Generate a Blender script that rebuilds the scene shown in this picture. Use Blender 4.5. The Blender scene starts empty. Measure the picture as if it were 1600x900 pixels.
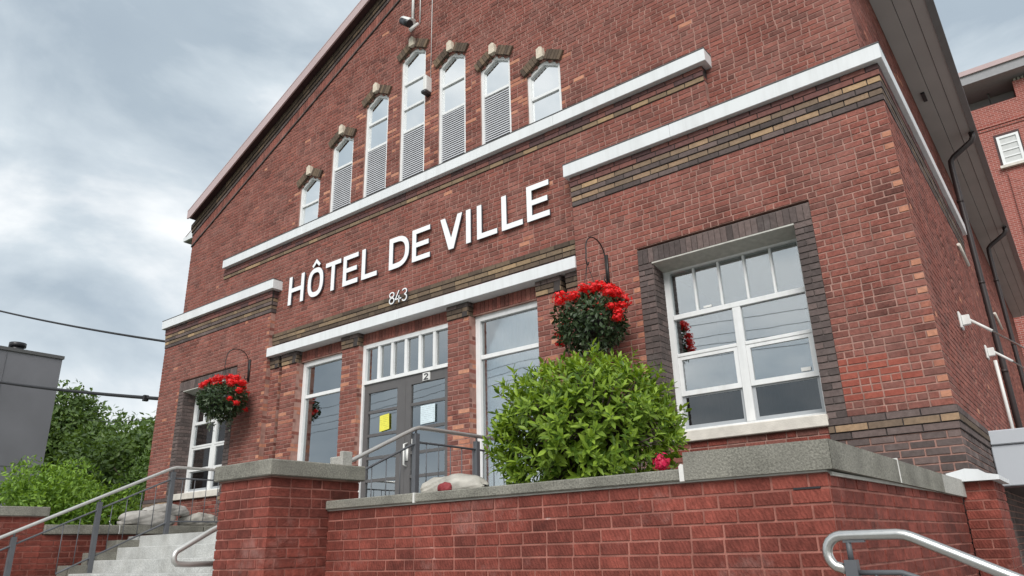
import bpy, math, random
from mathutils import Vector, Matrix
R = math.radians
rng = random.Random(843)
sc = bpy.context.scene
EYE = 1.6            # eye height over the pavement; geometry is laid out from eye level and raised by EYE at the end

# ------------------------------------------------------------------ camera
def cam_axes(pitch, roll, yaw):
    c, s = math.cos, math.sin
    fw = Vector((-s(yaw)*c(pitch), c(yaw)*c(pitch), s(pitch)))
    r = Vector((c(yaw), s(yaw), 0)); u = r.cross(fw)
    return r*c(roll)+u*s(roll), u*c(roll)-r*s(roll), fw
CR, CU, CF = cam_axes(R(19.7076), R(-1.5841), R(37.4449))
FPX = 1136.745
cam = bpy.data.cameras.new('camera'); camo = bpy.data.objects.new('camera', cam)
sc.collection.objects.link(camo); sc.camera = camo
cam.sensor_width = 36; cam.lens = FPX/1600*36; cam.clip_end = 2000; cam.clip_start = .05
camo.matrix_world = Matrix(((CR.x, CU.x, -CF.x, 0), (CR.y, CU.y, -CF.y, 0), (CR.z, CU.z, -CF.z, EYE), (0, 0, 0, 1)))

# ------------------------------------------------------------------ sky and sun (overcast)
SUN_EL, SUN_AZ = R(40), R(152)     # azimuth clockwise from +Y: the soft light comes from the street side
w = bpy.data.worlds.new('World'); sc.world = w; w.use_nodes = True
nt = w.node_tree; nt.nodes.clear(); N = nt.nodes.new; L = nt.links.new
out = N('ShaderNodeOutputWorld'); bg = N('ShaderNodeBackground'); bg.inputs[1].default_value = .1
sky = N('ShaderNodeTexSky'); sky.sky_type = 'NISHITA'; sky.sun_disc = False
sky.sun_elevation = SUN_EL; sky.sun_rotation = SUN_AZ; sky.air_density = 1; sky.dust_density = 2
tc = N('ShaderNodeTexCoord')
mp = N('ShaderNodeMapping'); mp.inputs['Scale'].default_value = (1, 1, 1.7); mp.inputs['Location'].default_value = (.62, -.25, .55)
n1 = N('ShaderNodeTexNoise'); n1.inputs['Scale'].default_value = 2.7; n1.inputs['Detail'].default_value = 10; n1.inputs['Roughness'].default_value = .54; n1.inputs['Distortion'].default_value = .3
n2 = N('ShaderNodeTexNoise'); n2.inputs['Scale'].default_value = 4.5; n2.inputs['Detail'].default_value = 5; n2.inputs['Roughness'].default_value = .5
cr = N('ShaderNodeValToRGB'); cr.color_ramp.elements[0].position = .37; cr.color_ramp.elements[1].position = .63
cr.color_ramp.elements[0].color = (2.1, 2.5, 2.88, 1); cr.color_ramp.elements[1].color = (5.0, 5.1, 5.15, 1)
e = cr.color_ramp.elements.new(.5); e.color = (3.1, 3.48, 3.78, 1)
mx = N('ShaderNodeMixRGB'); cov = N('ShaderNodeValToRGB')
cov.color_ramp.elements[0].position = .25; cov.color_ramp.elements[0].color = (.85, .85, .85, 1)
cov.color_ramp.elements[1].position = .55; cov.color_ramp.elements[1].color = (1, 1, 1, 1)
L(tc.outputs['Generated'], mp.inputs['Vector']); L(mp.outputs['Vector'], n1.inputs['Vector']); L(mp.outputs['Vector'], n2.inputs['Vector'])
sp = N('ShaderNodeSeparateXYZ'); L(tc.outputs['Generated'], sp.inputs[0])
hm = N('ShaderNodeMapRange'); hm.inputs[1].default_value = 0; hm.inputs[2].default_value = .55; hm.inputs[3].default_value = .12; hm.inputs[4].default_value = -.02; L(sp.outputs[2], hm.inputs[0])
ha = N('ShaderNodeMath'); ha.operation = 'ADD'; L(n1.outputs['Fac'], ha.inputs[0]); L(hm.outputs[0], ha.inputs[1]); L(ha.outputs[0], cr.inputs['Fac'])
L(n2.outputs['Fac'], cov.inputs['Fac'])
L(cov.outputs['Color'], mx.inputs['Fac']); sv = N('ShaderNodeVectorMath'); sv.operation = 'SCALE'; sv.inputs['Scale'].default_value = .5; L(sky.outputs['Color'], sv.inputs[0]); L(sv.outputs[0], mx.inputs['Color1']); L(cr.outputs['Color'], mx.inputs['Color2'])
L(mx.outputs['Color'], bg.inputs['Color']); L(bg.outputs['Background'], out.inputs['Surface'])
sun = bpy.data.lights.new('sun', 'SUN'); sun.energy = 1.5; sun.angle = R(35); sun.color = (1, .965, .92)
suno = bpy.data.objects.new('sun', sun); sc.collection.objects.link(suno); suno.location = (0, -10, 30)
sd = Vector((math.sin(SUN_AZ)*math.cos(SUN_EL), math.cos(SUN_AZ)*math.cos(SUN_EL), math.sin(SUN_EL)))
suno.rotation_euler = sd.to_track_quat('Z', 'Y').to_euler()
vs = sc.view_settings; vs.view_transform = 'Standard'; vs.look = 'None'; vs.gamma = 1; vs.exposure = 1.12; vs.use_curve_mapping = False

# ------------------------------------------------------------------ materials
def newmat(name):
    m = bpy.data.materials.new(name); m.use_nodes = True
    t = m.node_tree; b = t.nodes['Principled BSDF']
    return m, t, b, t.nodes.new, t.links.new
def plain(name, col, rough=.6, metal=0, var=.12, scale=6, bump=0, bscale=60, spec=.4):
    m, t, b, N, L = newmat(name)
    b.inputs['Roughness'].default_value = rough; b.inputs['Metallic'].default_value = metal
    b.inputs['Specular IOR Level'].default_value = spec
    g = N('ShaderNodeNewGeometry'); n = N('ShaderNodeTexNoise'); n.inputs['Scale'].default_value = scale; n.inputs['Detail'].default_value = 6
    L(g.outputs['Position'], n.inputs['Vector'])
    r = N('ShaderNodeValToRGB'); r.color_ramp.elements[0].position = .3; r.color_ramp.elements[1].position = .72
    r.color_ramp.elements[0].color = [c*(1-var) for c in col]+[1]; r.color_ramp.elements[1].color = [min(1, c*(1+var)) for c in col]+[1]
    L(n.outputs['Fac'], r.inputs['Fac']); L(r.outputs['Color'], b.inputs['Base Color'])
    if bump:
        n2 = N('ShaderNodeTexNoise'); n2.inputs['Scale'].default_value = bscale; n2.inputs['Detail'].default_value = 4
        L(g.outputs['Position'], n2.inputs['Vector'])
        bp = N('ShaderNodeBump'); bp.inputs['Strength'].default_value = bump; bp.inputs['Distance'].default_value = .01
        L(n2.outputs['Fac'], bp.inputs['Height']); L(bp.outputs['Normal'], b.inputs['Normal'])
    return m
def brickmat(name, stops, smear=None, smear_lo=.55, smear_hi=.75, smear_amt=.6, comb=None, bump=.5, mott=.22, msc=22, grime=0):
    """colour picked per brick (per object or per island), mottled in place, with lime smears that have their own shape"""
    m, t, b, N, L = newmat(name)
    b.inputs['Roughness'].default_value = .88; b.inputs['Specular IOR Level'].default_value = .25
    g = N('ShaderNodeNewGeometry'); oi = N('ShaderNodeObjectInfo')
    ad = N('ShaderNodeMath'); ad.operation = 'ADD'; fr = N('ShaderNodeMath'); fr.operation = 'FRACT'
    L(g.outputs['Random Per Island'], ad.inputs[0]); L(oi.outputs['Random'], ad.inputs[1]); L(ad.outputs[0], fr.inputs[0])
    r = N('ShaderNodeValToRGB'); r.color_ramp.interpolation = 'LINEAR'
    els = r.color_ramp.elements
    els[0].position = stops[0][0]; els[0].color = (*stops[0][1], 1); els[1].position = stops[-1][0]; els[1].color = (*stops[-1][1], 1)
    for p, c in stops[1:-1]:
        e = els.new(p); e.color = (*c, 1)
    L(fr.outputs[0], r.inputs['Fac'])
    n = N('ShaderNodeTexNoise'); n.inputs['Scale'].default_value = msc; n.inputs['Detail'].default_value = 8; n.inputs['Roughness'].default_value = .65
    L(g.outputs['Position'], n.inputs['Vector'])
    mr = N('ShaderNodeMapRange'); mr.inputs[1].default_value = .3; mr.inputs[2].default_value = .7; mr.inputs[3].default_value = 1-mott; mr.inputs[4].default_value = 1+mott
    L(n.outputs['Fac'], mr.inputs[0])
    mul = N('ShaderNodeVectorMath'); mul.operation = 'SCALE'; L(r.outputs['Color'], mul.inputs[0]); L(mr.outputs[0], mul.inputs['Scale'])
    col = mul.outputs[0]
    if smear:
        n3 = N('ShaderNodeTexNoise'); n3.inputs['Scale'].default_value = 2.2; n3.inputs['Detail'].default_value = 9; n3.inputs['Roughness'].default_value = .72
        L(g.outputs['Position'], n3.inputs['Vector'])
        m3 = N('ShaderNodeMapRange'); m3.inputs[1].default_value = smear_lo; m3.inputs[2].default_value = smear_hi; m3.inputs[4].default_value = smear_amt
        L(n3.outputs['Fac'], m3.inputs[0])
        mi = N('ShaderNodeMixRGB'); mi.inputs['Color2'].default_value = (*smear, 1); L(m3.outputs[0], mi.inputs['Fac']); L(col, mi.inputs['Color1'])
        col = mi.outputs['Color']
    if grime:
        n4 = N('ShaderNodeTexNoise'); n4.inputs['Scale'].default_value = 1.3; n4.inputs['Detail'].default_value = 8; n4.inputs['Roughness'].default_value = .68
        m4 = N('ShaderNodeMapRange'); m4.inputs[1].default_value = .42; m4.inputs[2].default_value = .66; m4.inputs[3].default_value = 1.08; m4.inputs[4].default_value = 1-grime
        L(g.outputs['Position'], n4.inputs['Vector']); L(n4.outputs['Fac'], m4.inputs[0])
        s4 = N('ShaderNodeVectorMath'); s4.operation = 'SCALE'; L(col, s4.inputs[0]); L(m4.outputs[0], s4.inputs['Scale']); col = s4.outputs[0]
    b_in = col
    bp = N('ShaderNodeBump'); bp.inputs['Strength'].default_value = bump; bp.inputs['Distance'].default_value = .006
    n2 = N('ShaderNodeTexNoise'); n2.inputs['Scale'].default_value = 90; n2.inputs['Detail'].default_value = 5
    L(g.outputs['Position'], n2.inputs['Vector']); h = n2.outputs['Fac']
    if comb:
        mp = N('ShaderNodeMapping'); mp.inputs['Rotation'].default_value = (0, R(comb), 0)
        L(g.outputs['Position'], mp.inputs['Vector'])
        wv = N('ShaderNodeTexWave'); wv.wave_type = 'BANDS'; wv.bands_direction = 'X'; wv.inputs['Scale'].default_value = 14; wv.inputs['Distortion'].default_value = 5; wv.inputs['Detail'].default_value = 2; wv.inputs['Detail Scale'].default_value = 3
        L(mp.outputs['Vector'], wv.inputs['Vector'])
        a2 = N('ShaderNodeMath'); a2.operation = 'MULTIPLY_ADD'; a2.inputs[1].default_value = .9
        L(wv.outputs['Fac'], a2.inputs[0]); L(h, a2.inputs[2]); h = a2.outputs[0]
        mc = N('ShaderNodeMapRange'); mc.inputs[3].default_value = .95; mc.inputs[4].default_value = 1.04; L(wv.outputs['Fac'], mc.inputs[0])
        sc2 = N('ShaderNodeVectorMath'); sc2.operation = 'SCALE'; L(b_in, sc2.inputs[0]); L(mc.outputs[0], sc2.inputs['Scale']); b_in = sc2.outputs[0]
    L(b_in, b.inputs['Base Color'])
    L(h, bp.inputs['Height']); L(bp.outputs['Normal'], b.inputs['Normal'])
    return m
def glassmat(name, refl, tint=(.75, .8, .82)):
    m, t, b, N, L = newmat(name); t.nodes.remove(b)
    o = t.nodes['Material Output']; gl = N('ShaderNodeBsdfGlossy'); gl.inputs['Roughness'].default_value = .015; gl.inputs['Color'].default_value = (.93, .96, .97, 1)
    tr = N('ShaderNodeBsdfTransparent'); tr.inputs['Color'].default_value = (*tint, 1)
    fz = N('ShaderNodeFresnel'); fz.inputs['IOR'].default_value = 1.5
    ad = N('ShaderNodeMath'); ad.operation = 'ADD'; ad.use_clamp = True; ad.inputs[1].default_value = refl
    mx = N('ShaderNodeMixShader'); L(fz.outputs[0], ad.inputs[0]); L(ad.outputs[0], mx.inputs['Fac']); L(tr.outputs[0], mx.inputs[1]); L(gl.outputs[0], mx.inputs[2])
    g = N('ShaderNodeNewGeometry'); n = N('ShaderNodeTexNoise'); n.inputs['Scale'].default_value = 1.6; n.inputs['Detail'].default_value = 2
    bp = N('ShaderNodeBump'); bp.inputs['Strength'].default_value = .012; bp.inputs['Distance'].default_value = .05
    L(g.outputs['Position'], n.inputs['Vector']); L(n.outputs['Fac'], bp.inputs['Height']); L(bp.outputs['Normal'], gl.inputs['Normal'])
    L(mx.outputs[0], o.inputs['Surface']); return m
def leafmat(name, lo, hi, trans=.35, rough=.45):
    m, t, b, N, L = newmat(name)
    g = N('ShaderNodeNewGeometry'); oi = N('ShaderNodeObjectInfo'); ad = N('ShaderNodeMath'); ad.operation = 'ADD'; fr = N('ShaderNodeMath'); fr.operation = 'FRACT'
    L(g.outputs['Random Per Island'], ad.inputs[0]); L(oi.outputs['Random'], ad.inputs[1]); L(ad.outputs[0], fr.inputs[0])
    r = N('ShaderNodeValToRGB'); r.color_ramp.elements[0].color = (*lo, 1); r.color_ramp.elements[1].color = (*hi, 1); L(fr.outputs[0], r.inputs['Fac'])
    b.inputs['Roughness'].default_value = rough; b.inputs['Specular IOR Level'].default_value = .35
    L(r.outputs['Color'], b.inputs['Base Color'])
    tl = N('ShaderNodeBsdfTranslucent'); mul = N('ShaderNodeMixRGB'); mul.blend_type = 'MULTIPLY'; mul.inputs['Fac'].default_value = 1; mul.inputs['Color2'].default_value = (1.3, 1.25, .5, 1)
    L(r.outputs['Color'], mul.inputs['Color1']); L(mul.outputs[0], tl.inputs['Color'])
    mx = N('ShaderNodeMixShader'); mx.inputs['Fac'].default_value = trans
    L(b.outputs[0], mx.inputs[1]); L(tl.outputs[0], mx.inputs[2]); L(mx.outputs[0], t.nodes['Material Output'].inputs['Surface'])
    return m
M = {}
M['brick'] = brickmat('old_red_brick', [(0, (.13, .052, .042)), (.15, (.172, .063, .050)), (.5, (.212, .073, .056)), (.85, (.235, .080, .062)), (1, (.27, .098, .073))],
                      smear=(.31, .155, .13), smear_lo=.42, smear_hi=.74, smear_amt=.6, mott=.36, msc=34, grime=.2)
M['header'] = brickmat('orange_quoin_brick', [(0, (.31, .12, .085)), (.5, (.40, .17, .11)), (1, (.50, .24, .155))], smear=(.42, .27, .25), smear_amt=.35)
M['patch'] = brickmat('repair_red_brick', [(0, (.26, .072, .052)), (1, (.32, .092, .065))], smear=(.36, .13, .1), mott=.2)
M['dark'] = brickmat('dark_brown_brick', [(0, (.075, .06, .057)), (.5, (.112, .087, .082)), (1, (.155, .115, .106))], smear=(.28, .25, .24), smear_amt=.35)
M['brown'] = brickmat('olive_brown_brick', [(0, (.075, .055, .042)), (.6, (.12, .088, .064)), (1, (.17, .12, .08))])
M['purple'] = brickmat('purple_brick', [(0, (.09, .055, .055)), (.5, (.14, .07, .066)), (1, (.20, .085, .07))])
M['tan'] = brickmat('tan_brick', [(0, (.165, .12, .088)), (.5, (.235, .165, .11)), (.85, (.33, .22, .14)), (1, (.43, .29, .165))], smear=(.14, .11, .09), smear_lo=.45, smear_amt=.6)
M['new'] = brickmat('planter_red_brick', [(0, (.15, .041, .031)), (.5, (.192, .049, .036)), (1, (.23, .06, .044))], smear=(.42, .27, .24), smear_lo=.56, smear_hi=.82, smear_amt=.62, comb=20, bump=.35, mott=.3, grime=.5)
M['far_brick'] = brickmat('far_brick', [(0, (.33, .10, .075)), (1, (.33, .10, .075))])
M['mortar'] = plain('old_mortar', (.33, .19, .158), .95, var=.3, scale=9, bump=.4)
M['mortar_mid'] = plain('grey_brown_mortar', (.145, .12, .112), .95, var=.3)
M['tan_dull'] = brickmat('dull_tan_brick', [(0, (.14, .10, .07)), (.6, (.20, .145, .095)), (.9, (.27, .19, .115)), (1, (.38, .26, .15))], smear=(.12, .095, .08), smear_lo=.45, smear_amt=.5)
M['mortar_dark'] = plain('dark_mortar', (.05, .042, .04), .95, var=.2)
M['mortar_new'] = plain('pink_mortar', (.305, .125, .098), .95, var=.32, scale=7, bump=.4)
r_ = [n for n in M['mortar_new'].node_tree.nodes if n.type == 'VALTORGB'][0].color_ramp.elements.new(.86); r_.color = (.66, .56, .52, 1)
M['mortar_white'] = plain('white_caulk', (.66, .65, .62), .8)
def streak(m, amt, sc=(9, 9, .7)):
    t = m.node_tree; N = t.nodes.new; L = t.links.new; b = t.nodes['Principled BSDF']; src = b.inputs['Base Color'].links[0].from_socket
    g = N('ShaderNodeNewGeometry'); mp = N('ShaderNodeMapping'); mp.inputs['Scale'].default_value = sc; n = N('ShaderNodeTexNoise'); n.inputs['Scale'].default_value = 1; n.inputs['Detail'].default_value = 7; n.inputs['Roughness'].default_value = .7
    L(g.outputs['Position'], mp.inputs['Vector']); L(mp.outputs['Vector'], n.inputs['Vector'])
    r = N('ShaderNodeMapRange'); r.inputs[1].default_value = .48; r.inputs[2].default_value = .75; r.inputs[4].default_value = amt; L(n.outputs['Fac'], r.inputs[0])
    mi = N('ShaderNodeMixRGB'); mi.inputs['Color2'].default_value = (.27, .26, .23, 1); L(r.outputs[0], mi.inputs['Fac']); L(src, mi.inputs['Color1']); L(mi.outputs[0], b.inputs['Base Color'])
def concrete(name, col, var, speck=.5):
    m = plain(name, col, .92, var=var, scale=3.5, bump=.6, bscale=130, spec=.2)
    t = m.node_tree; N = t.nodes.new; L = t.links.new; b = t.nodes['Principled BSDF']
    src = b.inputs['Base Color'].links[0].from_socket; g = N('ShaderNodeNewGeometry')
    v = N('ShaderNodeTexNoise'); v.inputs['Scale'].default_value = 85; v.inputs['Detail'].default_value = 3; L(g.outputs['Position'], v.inputs['Vector'])
    mr = N('ShaderNodeMapRange'); mr.inputs[1].default_value = .35; mr.inputs[2].default_value = .68; mr.inputs[3].default_value = 1-speck; mr.inputs[4].default_value = 1+speck; L(v.outputs['Fac'], mr.inputs[0])
    s = N('ShaderNodeVectorMath'); s.operation = 'SCALE'; L(src, s.inputs[0]); L(mr.outputs[0], s.inputs['Scale']); L(s.outputs[0], b.inputs['Base Color'])
    return m
M['coping'] = concrete('weathered_concrete', (.215, .208, .178), .32, .27)
M['coping_new'] = concrete('pale_concrete', (.40, .39, .36), .1, .2)
M['step'] = concrete('step_concrete', (.44, .445, .43), .16, .22)
streak(M['step'], .5, (4, 4, 2)); streak(M['coping'], .5, (3, 3, 3))
M['pave'] = concrete('paving_concrete', (.30, .295, .28), .15, .25)
M['stone'] = plain('limestone', (.62, .58, .52), .85, var=.12, scale=8, bump=.3)
M['keystone'] = plain('pale_keystone', (.60, .53, .43), .9, var=.18, scale=14, bump=.4)
M['lintel'] = plain('painted_lintel', (.47, .46, .42), .7, var=.14, scale=14)
M['white'] = plain('white_painted_metal', (.70, .72, .73), .38, var=.035, scale=2)
streak(M['white'], .2)
M['vinyl'] = plain('white_window_frame', (.74, .75, .75), .42, var=.04, scale=8)
streak(M['vinyl'], .22)
M['screen_frame'] = plain('grey_screen_frame', (.36, .38, .40), .5, var=.05)
M['glass'] = glassmat('window_glass', .30)
M['glass_up'] = glassmat('high_window_glass', .75)
M['glass_door'] = glassmat('entrance_glass', .34)
M['screen'] = glassmat('screened_glass', .07, (.35, .37, .4))
M['room'] = plain('dim_interior', (.07, .075, .08), .9)
M['blind'] = plain('pale_blind', (.55, .56, .55), .8, var=.06)
M['louvre'] = plain('grey_louvre', (.56, .57, .60), .45, var=.06)
M['door'] = plain('grey_door_paint', (.105, .10, .10), .45, var=.06)
M['steel'] = plain('brushed_steel', (.62, .61, .585), .3, metal=1, var=.06, scale=30)
M['railpaint'] = plain('grey_rail_paint', (.10, .105, .115), .5, var=.1)
M['paletube'] = plain('pale_handrail', (.55, .545, .52), .38, metal=.6, var=.06)
M['soffit'] = plain('grey_soffit_metal', (.37, .355, .34), .55, var=.06, scale=1.5)
M['gutter'] = plain('dark_gutter', (.10, .10, .10), .4, var=.08)
M['pipe'] = plain('dark_brown_downpipe', (.035, .026, .026), .45, var=.1)
M['fascia'] = plain('rosy_fascia_metal', (.46, .345, .34), .3, var=.06, scale=1.2)  # rosy metal, base colour made paler to carry the sky's reflection
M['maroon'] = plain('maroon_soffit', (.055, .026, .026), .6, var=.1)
M['roof'] = plain('roof_metal', (.16, .11, .105), .5)
M['iron'] = plain('black_iron', (.022, .02, .02), .5)
M['wire'] = plain('black_cable', (.02, .02, .022), .6)
M['sign'] = plain('white_letter_paint', (.84, .85, .86), .4, var=.02)
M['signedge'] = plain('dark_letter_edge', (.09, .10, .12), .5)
M['plastic'] = plain('white_plastic', (.68, .68, .66), .45, var=.05)
M['blackplastic'] = plain('black_plastic', (.025, .025, .028), .35)
M['bag'] = plain('grey_sandbag_cloth', (.36, .345, .32), .8, var=.2, scale=9, bump=.5, bscale=70)
M['bagwhite'] = plain('white_plastic_bag', (.37, .35, .31), .6, var=.32, scale=9, bump=.7, bscale=40)
M['redbag'] = plain('dark_red_cloth', (.22, .03, .035), .7)
M['yellowpaper'] = plain('yellow_paper', (.74, .70, .10), .8, var=.04)
M['paper'] = plain('pale_paper', (.60, .70, .74), .8, var=.03)
for k_, c_ in (('yellowpaper', (.30, .28, .05)), ('paper', (.30, .34, .38))):
    t_ = M[k_].node_tree; b_ = t_.nodes['Principled BSDF']; src_ = b_.inputs['Base Color'].links[0].from_socket
    g_ = t_.nodes.new('ShaderNodeNewGeometry'); w_ = t_.nodes.new('ShaderNodeTexWave'); w_.bands_direction = 'Z'; w_.inputs['Scale'].default_value = 11; w_.inputs['Distortion'].default_value = 0
    t_.links.new(g_.outputs['Position'], w_.inputs['Vector']); n_ = t_.nodes.new('ShaderNodeTexNoise'); n_.inputs['Scale'].default_value = 38; t_.links.new(g_.outputs['Position'], n_.inputs['Vector'])
    p_ = t_.nodes.new('ShaderNodeMath'); p_.operation = 'MULTIPLY'; t_.links.new(w_.outputs['Fac'], p_.inputs[0]); t_.links.new(n_.outputs['Fac'], p_.inputs[1])
    r_ = t_.nodes.new('ShaderNodeMapRange'); r_.inputs[1].default_value = .38; r_.inputs[2].default_value = .5; r_.inputs[4].default_value = .55; t_.links.new(p_.outputs[0], r_.inputs[0])
    m_ = t_.nodes.new('ShaderNodeMixRGB'); m_.inputs['Color2'].default_value = (*c_, 1); t_.links.new(r_.outputs[0], m_.inputs['Fac']); t_.links.new(src_, m_.inputs['Color1']); t_.links.new(m_.outputs[0], b_.inputs['Base Color'])
M['canopy'] = plain('pale_grey_panel', (.46, .49, .53), .45, var=.03, scale=1)
M['cladding'] = plain('grey_wall_cladding', (.165, .165, .18), .65, var=.12, scale=.6)
M['joint'] = plain('cladding_joint', (.15, .15, .163), .7)
M['bgconcrete'] = plain('far_concrete', (.30, .30, .31), .8, var=.06)
M['asphalt'] = plain('asphalt', (.05, .05, .052), .9, var=.2, bump=.5)
M['soil'] = plain('dark_soil', (.045, .034, .026), .95, var=.3, bump=.8)
M['grass'] = plain('lawn', (.06, .10, .03), .9, var=.3)
M['leaf'] = leafmat('bright_shrub_leaf', (.07, .14, .018), (.33, .47, .06))
M['leaf2'] = leafmat('hedge_leaf', (.07, .145, .02), (.26, .42, .06))
M['leaf3'] = leafmat('dark_hedge_leaf', (.045, .09, .018), (.13, .22, .045))
M['tree'] = leafmat('tree_leaf', (.045, .085, .022), (.14, .22, .055), .3)
M['fern'] = leafmat('basket_leaf', (.018, .04, .014), (.055, .085, .035), .15)
M['trail'] = leafmat('pale_trailing_leaf', (.10, .13, .085), (.20, .23, .16), .2)
M['bark'] = plain('bark', (.075, .058, .045), .95, var=.3, bump=.8)
M['petal'] = leafmat('scarlet_petal', (.62, .008, .012), (.88, .03, .03), .25)
M['petal2'] = leafmat('crimson_petal', (.45, .008, .05), (.62, .02, .09), .25)

# ------------------------------------------------------------------ mesh helpers
def link(o):
    sc.collection.objects.link(o); return o
class MB:
    def __init__(s): s.v = []; s.f = []; s.sm = False
    def add(s, vs, fs):
        k = len(s.v); s.v += [tuple(p) for p in vs]; s.f += [tuple(i+k for i in f) for f in fs]; return s
    def box(s, x0, x1, y0, y1, z0, z1):
        return s.add([(x0, y0, z0), (x1, y0, z0), (x1, y1, z0), (x0, y1, z0), (x0, y0, z1), (x1, y0, z1), (x1, y1, z1), (x0, y1, z1)],
                     [(0, 3, 2, 1), (4, 5, 6, 7), (0, 1, 5, 4), (1, 2, 6, 5), (2, 3, 7, 6), (3, 0, 4, 7)])
    def cbox(s, x0, x1, y0, y1, z0, z1, c=.006):
        """box with chamfered edges"""
        vs = []; idx = {}
        X = (x0, x1); Y = (y0, y1); Z = (z0, z1)
        for i in (0, 1):
            for j in (0, 1):
                for k in (0, 1):
                    sx, sy, sz = 1-2*i, 1-2*j, 1-2*k
                    for a in range(3):
                        p = [X[i]+sx*c, Y[j]+sy*c, Z[k]+sz*c]; p[a] = (X[i], Y[j], Z[k])[a]
                        idx[i, j, k, a] = len(vs); vs.append(p)
        fs = []
        def q(*k): fs.append(tuple(idx[x] for x in k))
        for a in range(3):
            for sgn in (0, 1):
                def key(u, v):
                    t = [0, 0, 0]; t[a] = sgn; o = [x for x in range(3) if x != a]; t[o[0]] = u; t[o[1]] = v; return (*t, a)
                q(key(0, 0), key(1, 0), key(1, 1), key(0, 1))
        for i in (0, 1):
            for j in (0, 1):
                q((0, i, j, 1), (1, i, j, 1), (1, i, j, 2), (0, i, j, 2))
                q((i, 0, j, 0), (i, 1, j, 0), (i, 1, j, 2), (i, 0, j, 2))
                q((i, j, 0, 0), (i, j, 1, 0), (i, j, 1, 1), (i, j, 0, 1))
        for i in (0, 1):
            for j in (0, 1):
                for k in (0, 1): fs.append((idx[i, j, k, 0], idx[i, j, k, 1], idx[i, j, k, 2]))
        return s.add(vs, fs)
    def prism(s, poly, y0, y1):
        """polygon in (x,z) swept from y0 to y1"""
        n = len(poly)
        vs = [(x, y0, z) for x, z in poly]+[(x, y1, z) for x, z in poly]
        return s.add(vs, [tuple(range(n)), tuple(range(2*n-1, n-1, -1))]+[(i, i+n, (i+1) % n+n, (i+1) % n) for i in range(n)])
    def prism3(s, ring, off):
        n = len(ring); off = Vector(off)
        vs = [tuple(Vector(p)) for p in ring]+[tuple(Vector(p)+off) for p in ring]
        return s.add(vs, [tuple(range(n)), tuple(range(2*n-1, n-1, -1))]+[(i, i+n, (i+1) % n+n, (i+1) % n) for i in range(n)])
    def tube(s, pts, r, n=8, caps=True, radii=None):
        s.sm = True
        pts = [Vector(p) for p in pts]; rings = []; up = None
        for i, p in enumerate(pts):
            d = (pts[min(i+1, len(pts)-1)]-pts[max(i-1, 0)]).normalized()
            if up is None:
                up = Vector((0, 0, 1)) if abs(d.z) < .9 else Vector((1, 0, 0))
            a = d.cross(up).normalized(); bb = a.cross(d).normalized(); up = bb
            rr = radii[i] if radii else r
            rings.append([p+a*math.cos(t)*rr+bb*math.sin(t)*rr for t in (2*math.pi*k/n for k in range(n))])
        vs = [v for q in rings for v in q]; fs = []
        for i in range(len(pts)-1):
            for k in range(n): fs.append((i*n+k, i*n+(k+1) % n, (i+1)*n+(k+1) % n, (i+1)*n+k))
        if caps: fs += [tuple(range(n-1, -1, -1)), tuple((len(pts)-1)*n+k for k in range(n))]
        return s.add(vs, fs)
    def build(s, name, mat, parent=None, smooth=None, kind=None):
        me = bpy.data.meshes.new(name); me.from_pydata(s.v, [], s.f); me.update()
        me.materials.append(M[mat] if isinstance(mat, str) else mat)
        if smooth if smooth is not None else s.sm:
            for p in me.polygons: p.use_smooth = len(p.vertices) <= 4
        o = link(bpy.data.objects.new(name, me))
        if parent is not None: attach(o, parent)
        if kind: o['kind'] = kind
        return o
ORIG = {}
def attach(o, parent):
    o.parent = parent
    o.matrix_parent_inverse = Matrix.Translation(-ORIG.get(parent.name, Vector()))
def thing(name, label, cat, loc, group=None):
    o = link(bpy.data.objects.new(name, None)); o.empty_display_size = .2
    o.location = loc; ORIG[o.name] = Vector(loc); return tag(o, label, cat, group)
def tag(o, label, cat, group=None):
    o['label'] = label; o['category'] = cat
    if group: o['group'] = group
    return o
def struct(o): o['kind'] = 'structure'; return o
def bx(name, mat, parent, *a, c=0):
    m = MB(); (m.cbox(*a, c=c) if c else m.box(*a)); return m.build(name, mat, parent)
def arc(cx, cy, r, a0, a1, n):
    return [(cx+r*math.cos(R(a0+(a1-a0)*i/n)), cy+r*math.sin(R(a0+(a1-a0)*i/n))) for i in range(n+1)]

# ------------------------------------------------------------------ brickwork
COURSE = .0714
def px_area(c):
    d = c.dot(CF); return 0 if d < .1 else 1/d/d
def in_frame(c):
    d = c.dot(CF)
    if d < .1: return False
    x = 800+FPX*c.dot(CR)/d; y = 450-FPX*c.dot(CU)/d
    return -15 < x < 1615 and -15 < y < 915
class Face:
    """a brick plane: origin O, direction U along the courses, normal Nn; z is height"""
    def __init__(s, O, U, Nn): s.O = Vector(O); s.U = Vector(U).normalized(); s.N = Vector(Nn).normalized()
    def P(s, u, z, d=0):
        p = s.O+s.U*u+s.N*d; return Vector((p.x, p.y, p.z+z))
def frustum(face, u0, u1, z0, z1, out, ch=.0025, dep=.008):
    c = min(ch, (u1-u0)*.2, (z1-z0)*.2); P = face.P
    b = [P(u0, z0, out-dep), P(u1, z0, out-dep), P(u1, z1, out-dep), P(u0, z1, out-dep)]
    f = [P(u0+c, z0+c, out), P(u1-c, z0+c, out), P(u1-c, z1-c, out), P(u0+c, z1-c, out)]
    return b+f, [(4, 5, 6, 7), (0, 1, 5, 4), (1, 2, 6, 5), (2, 3, 7, 6), (3, 0, 4, 7)]
unit_me = {}
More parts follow.
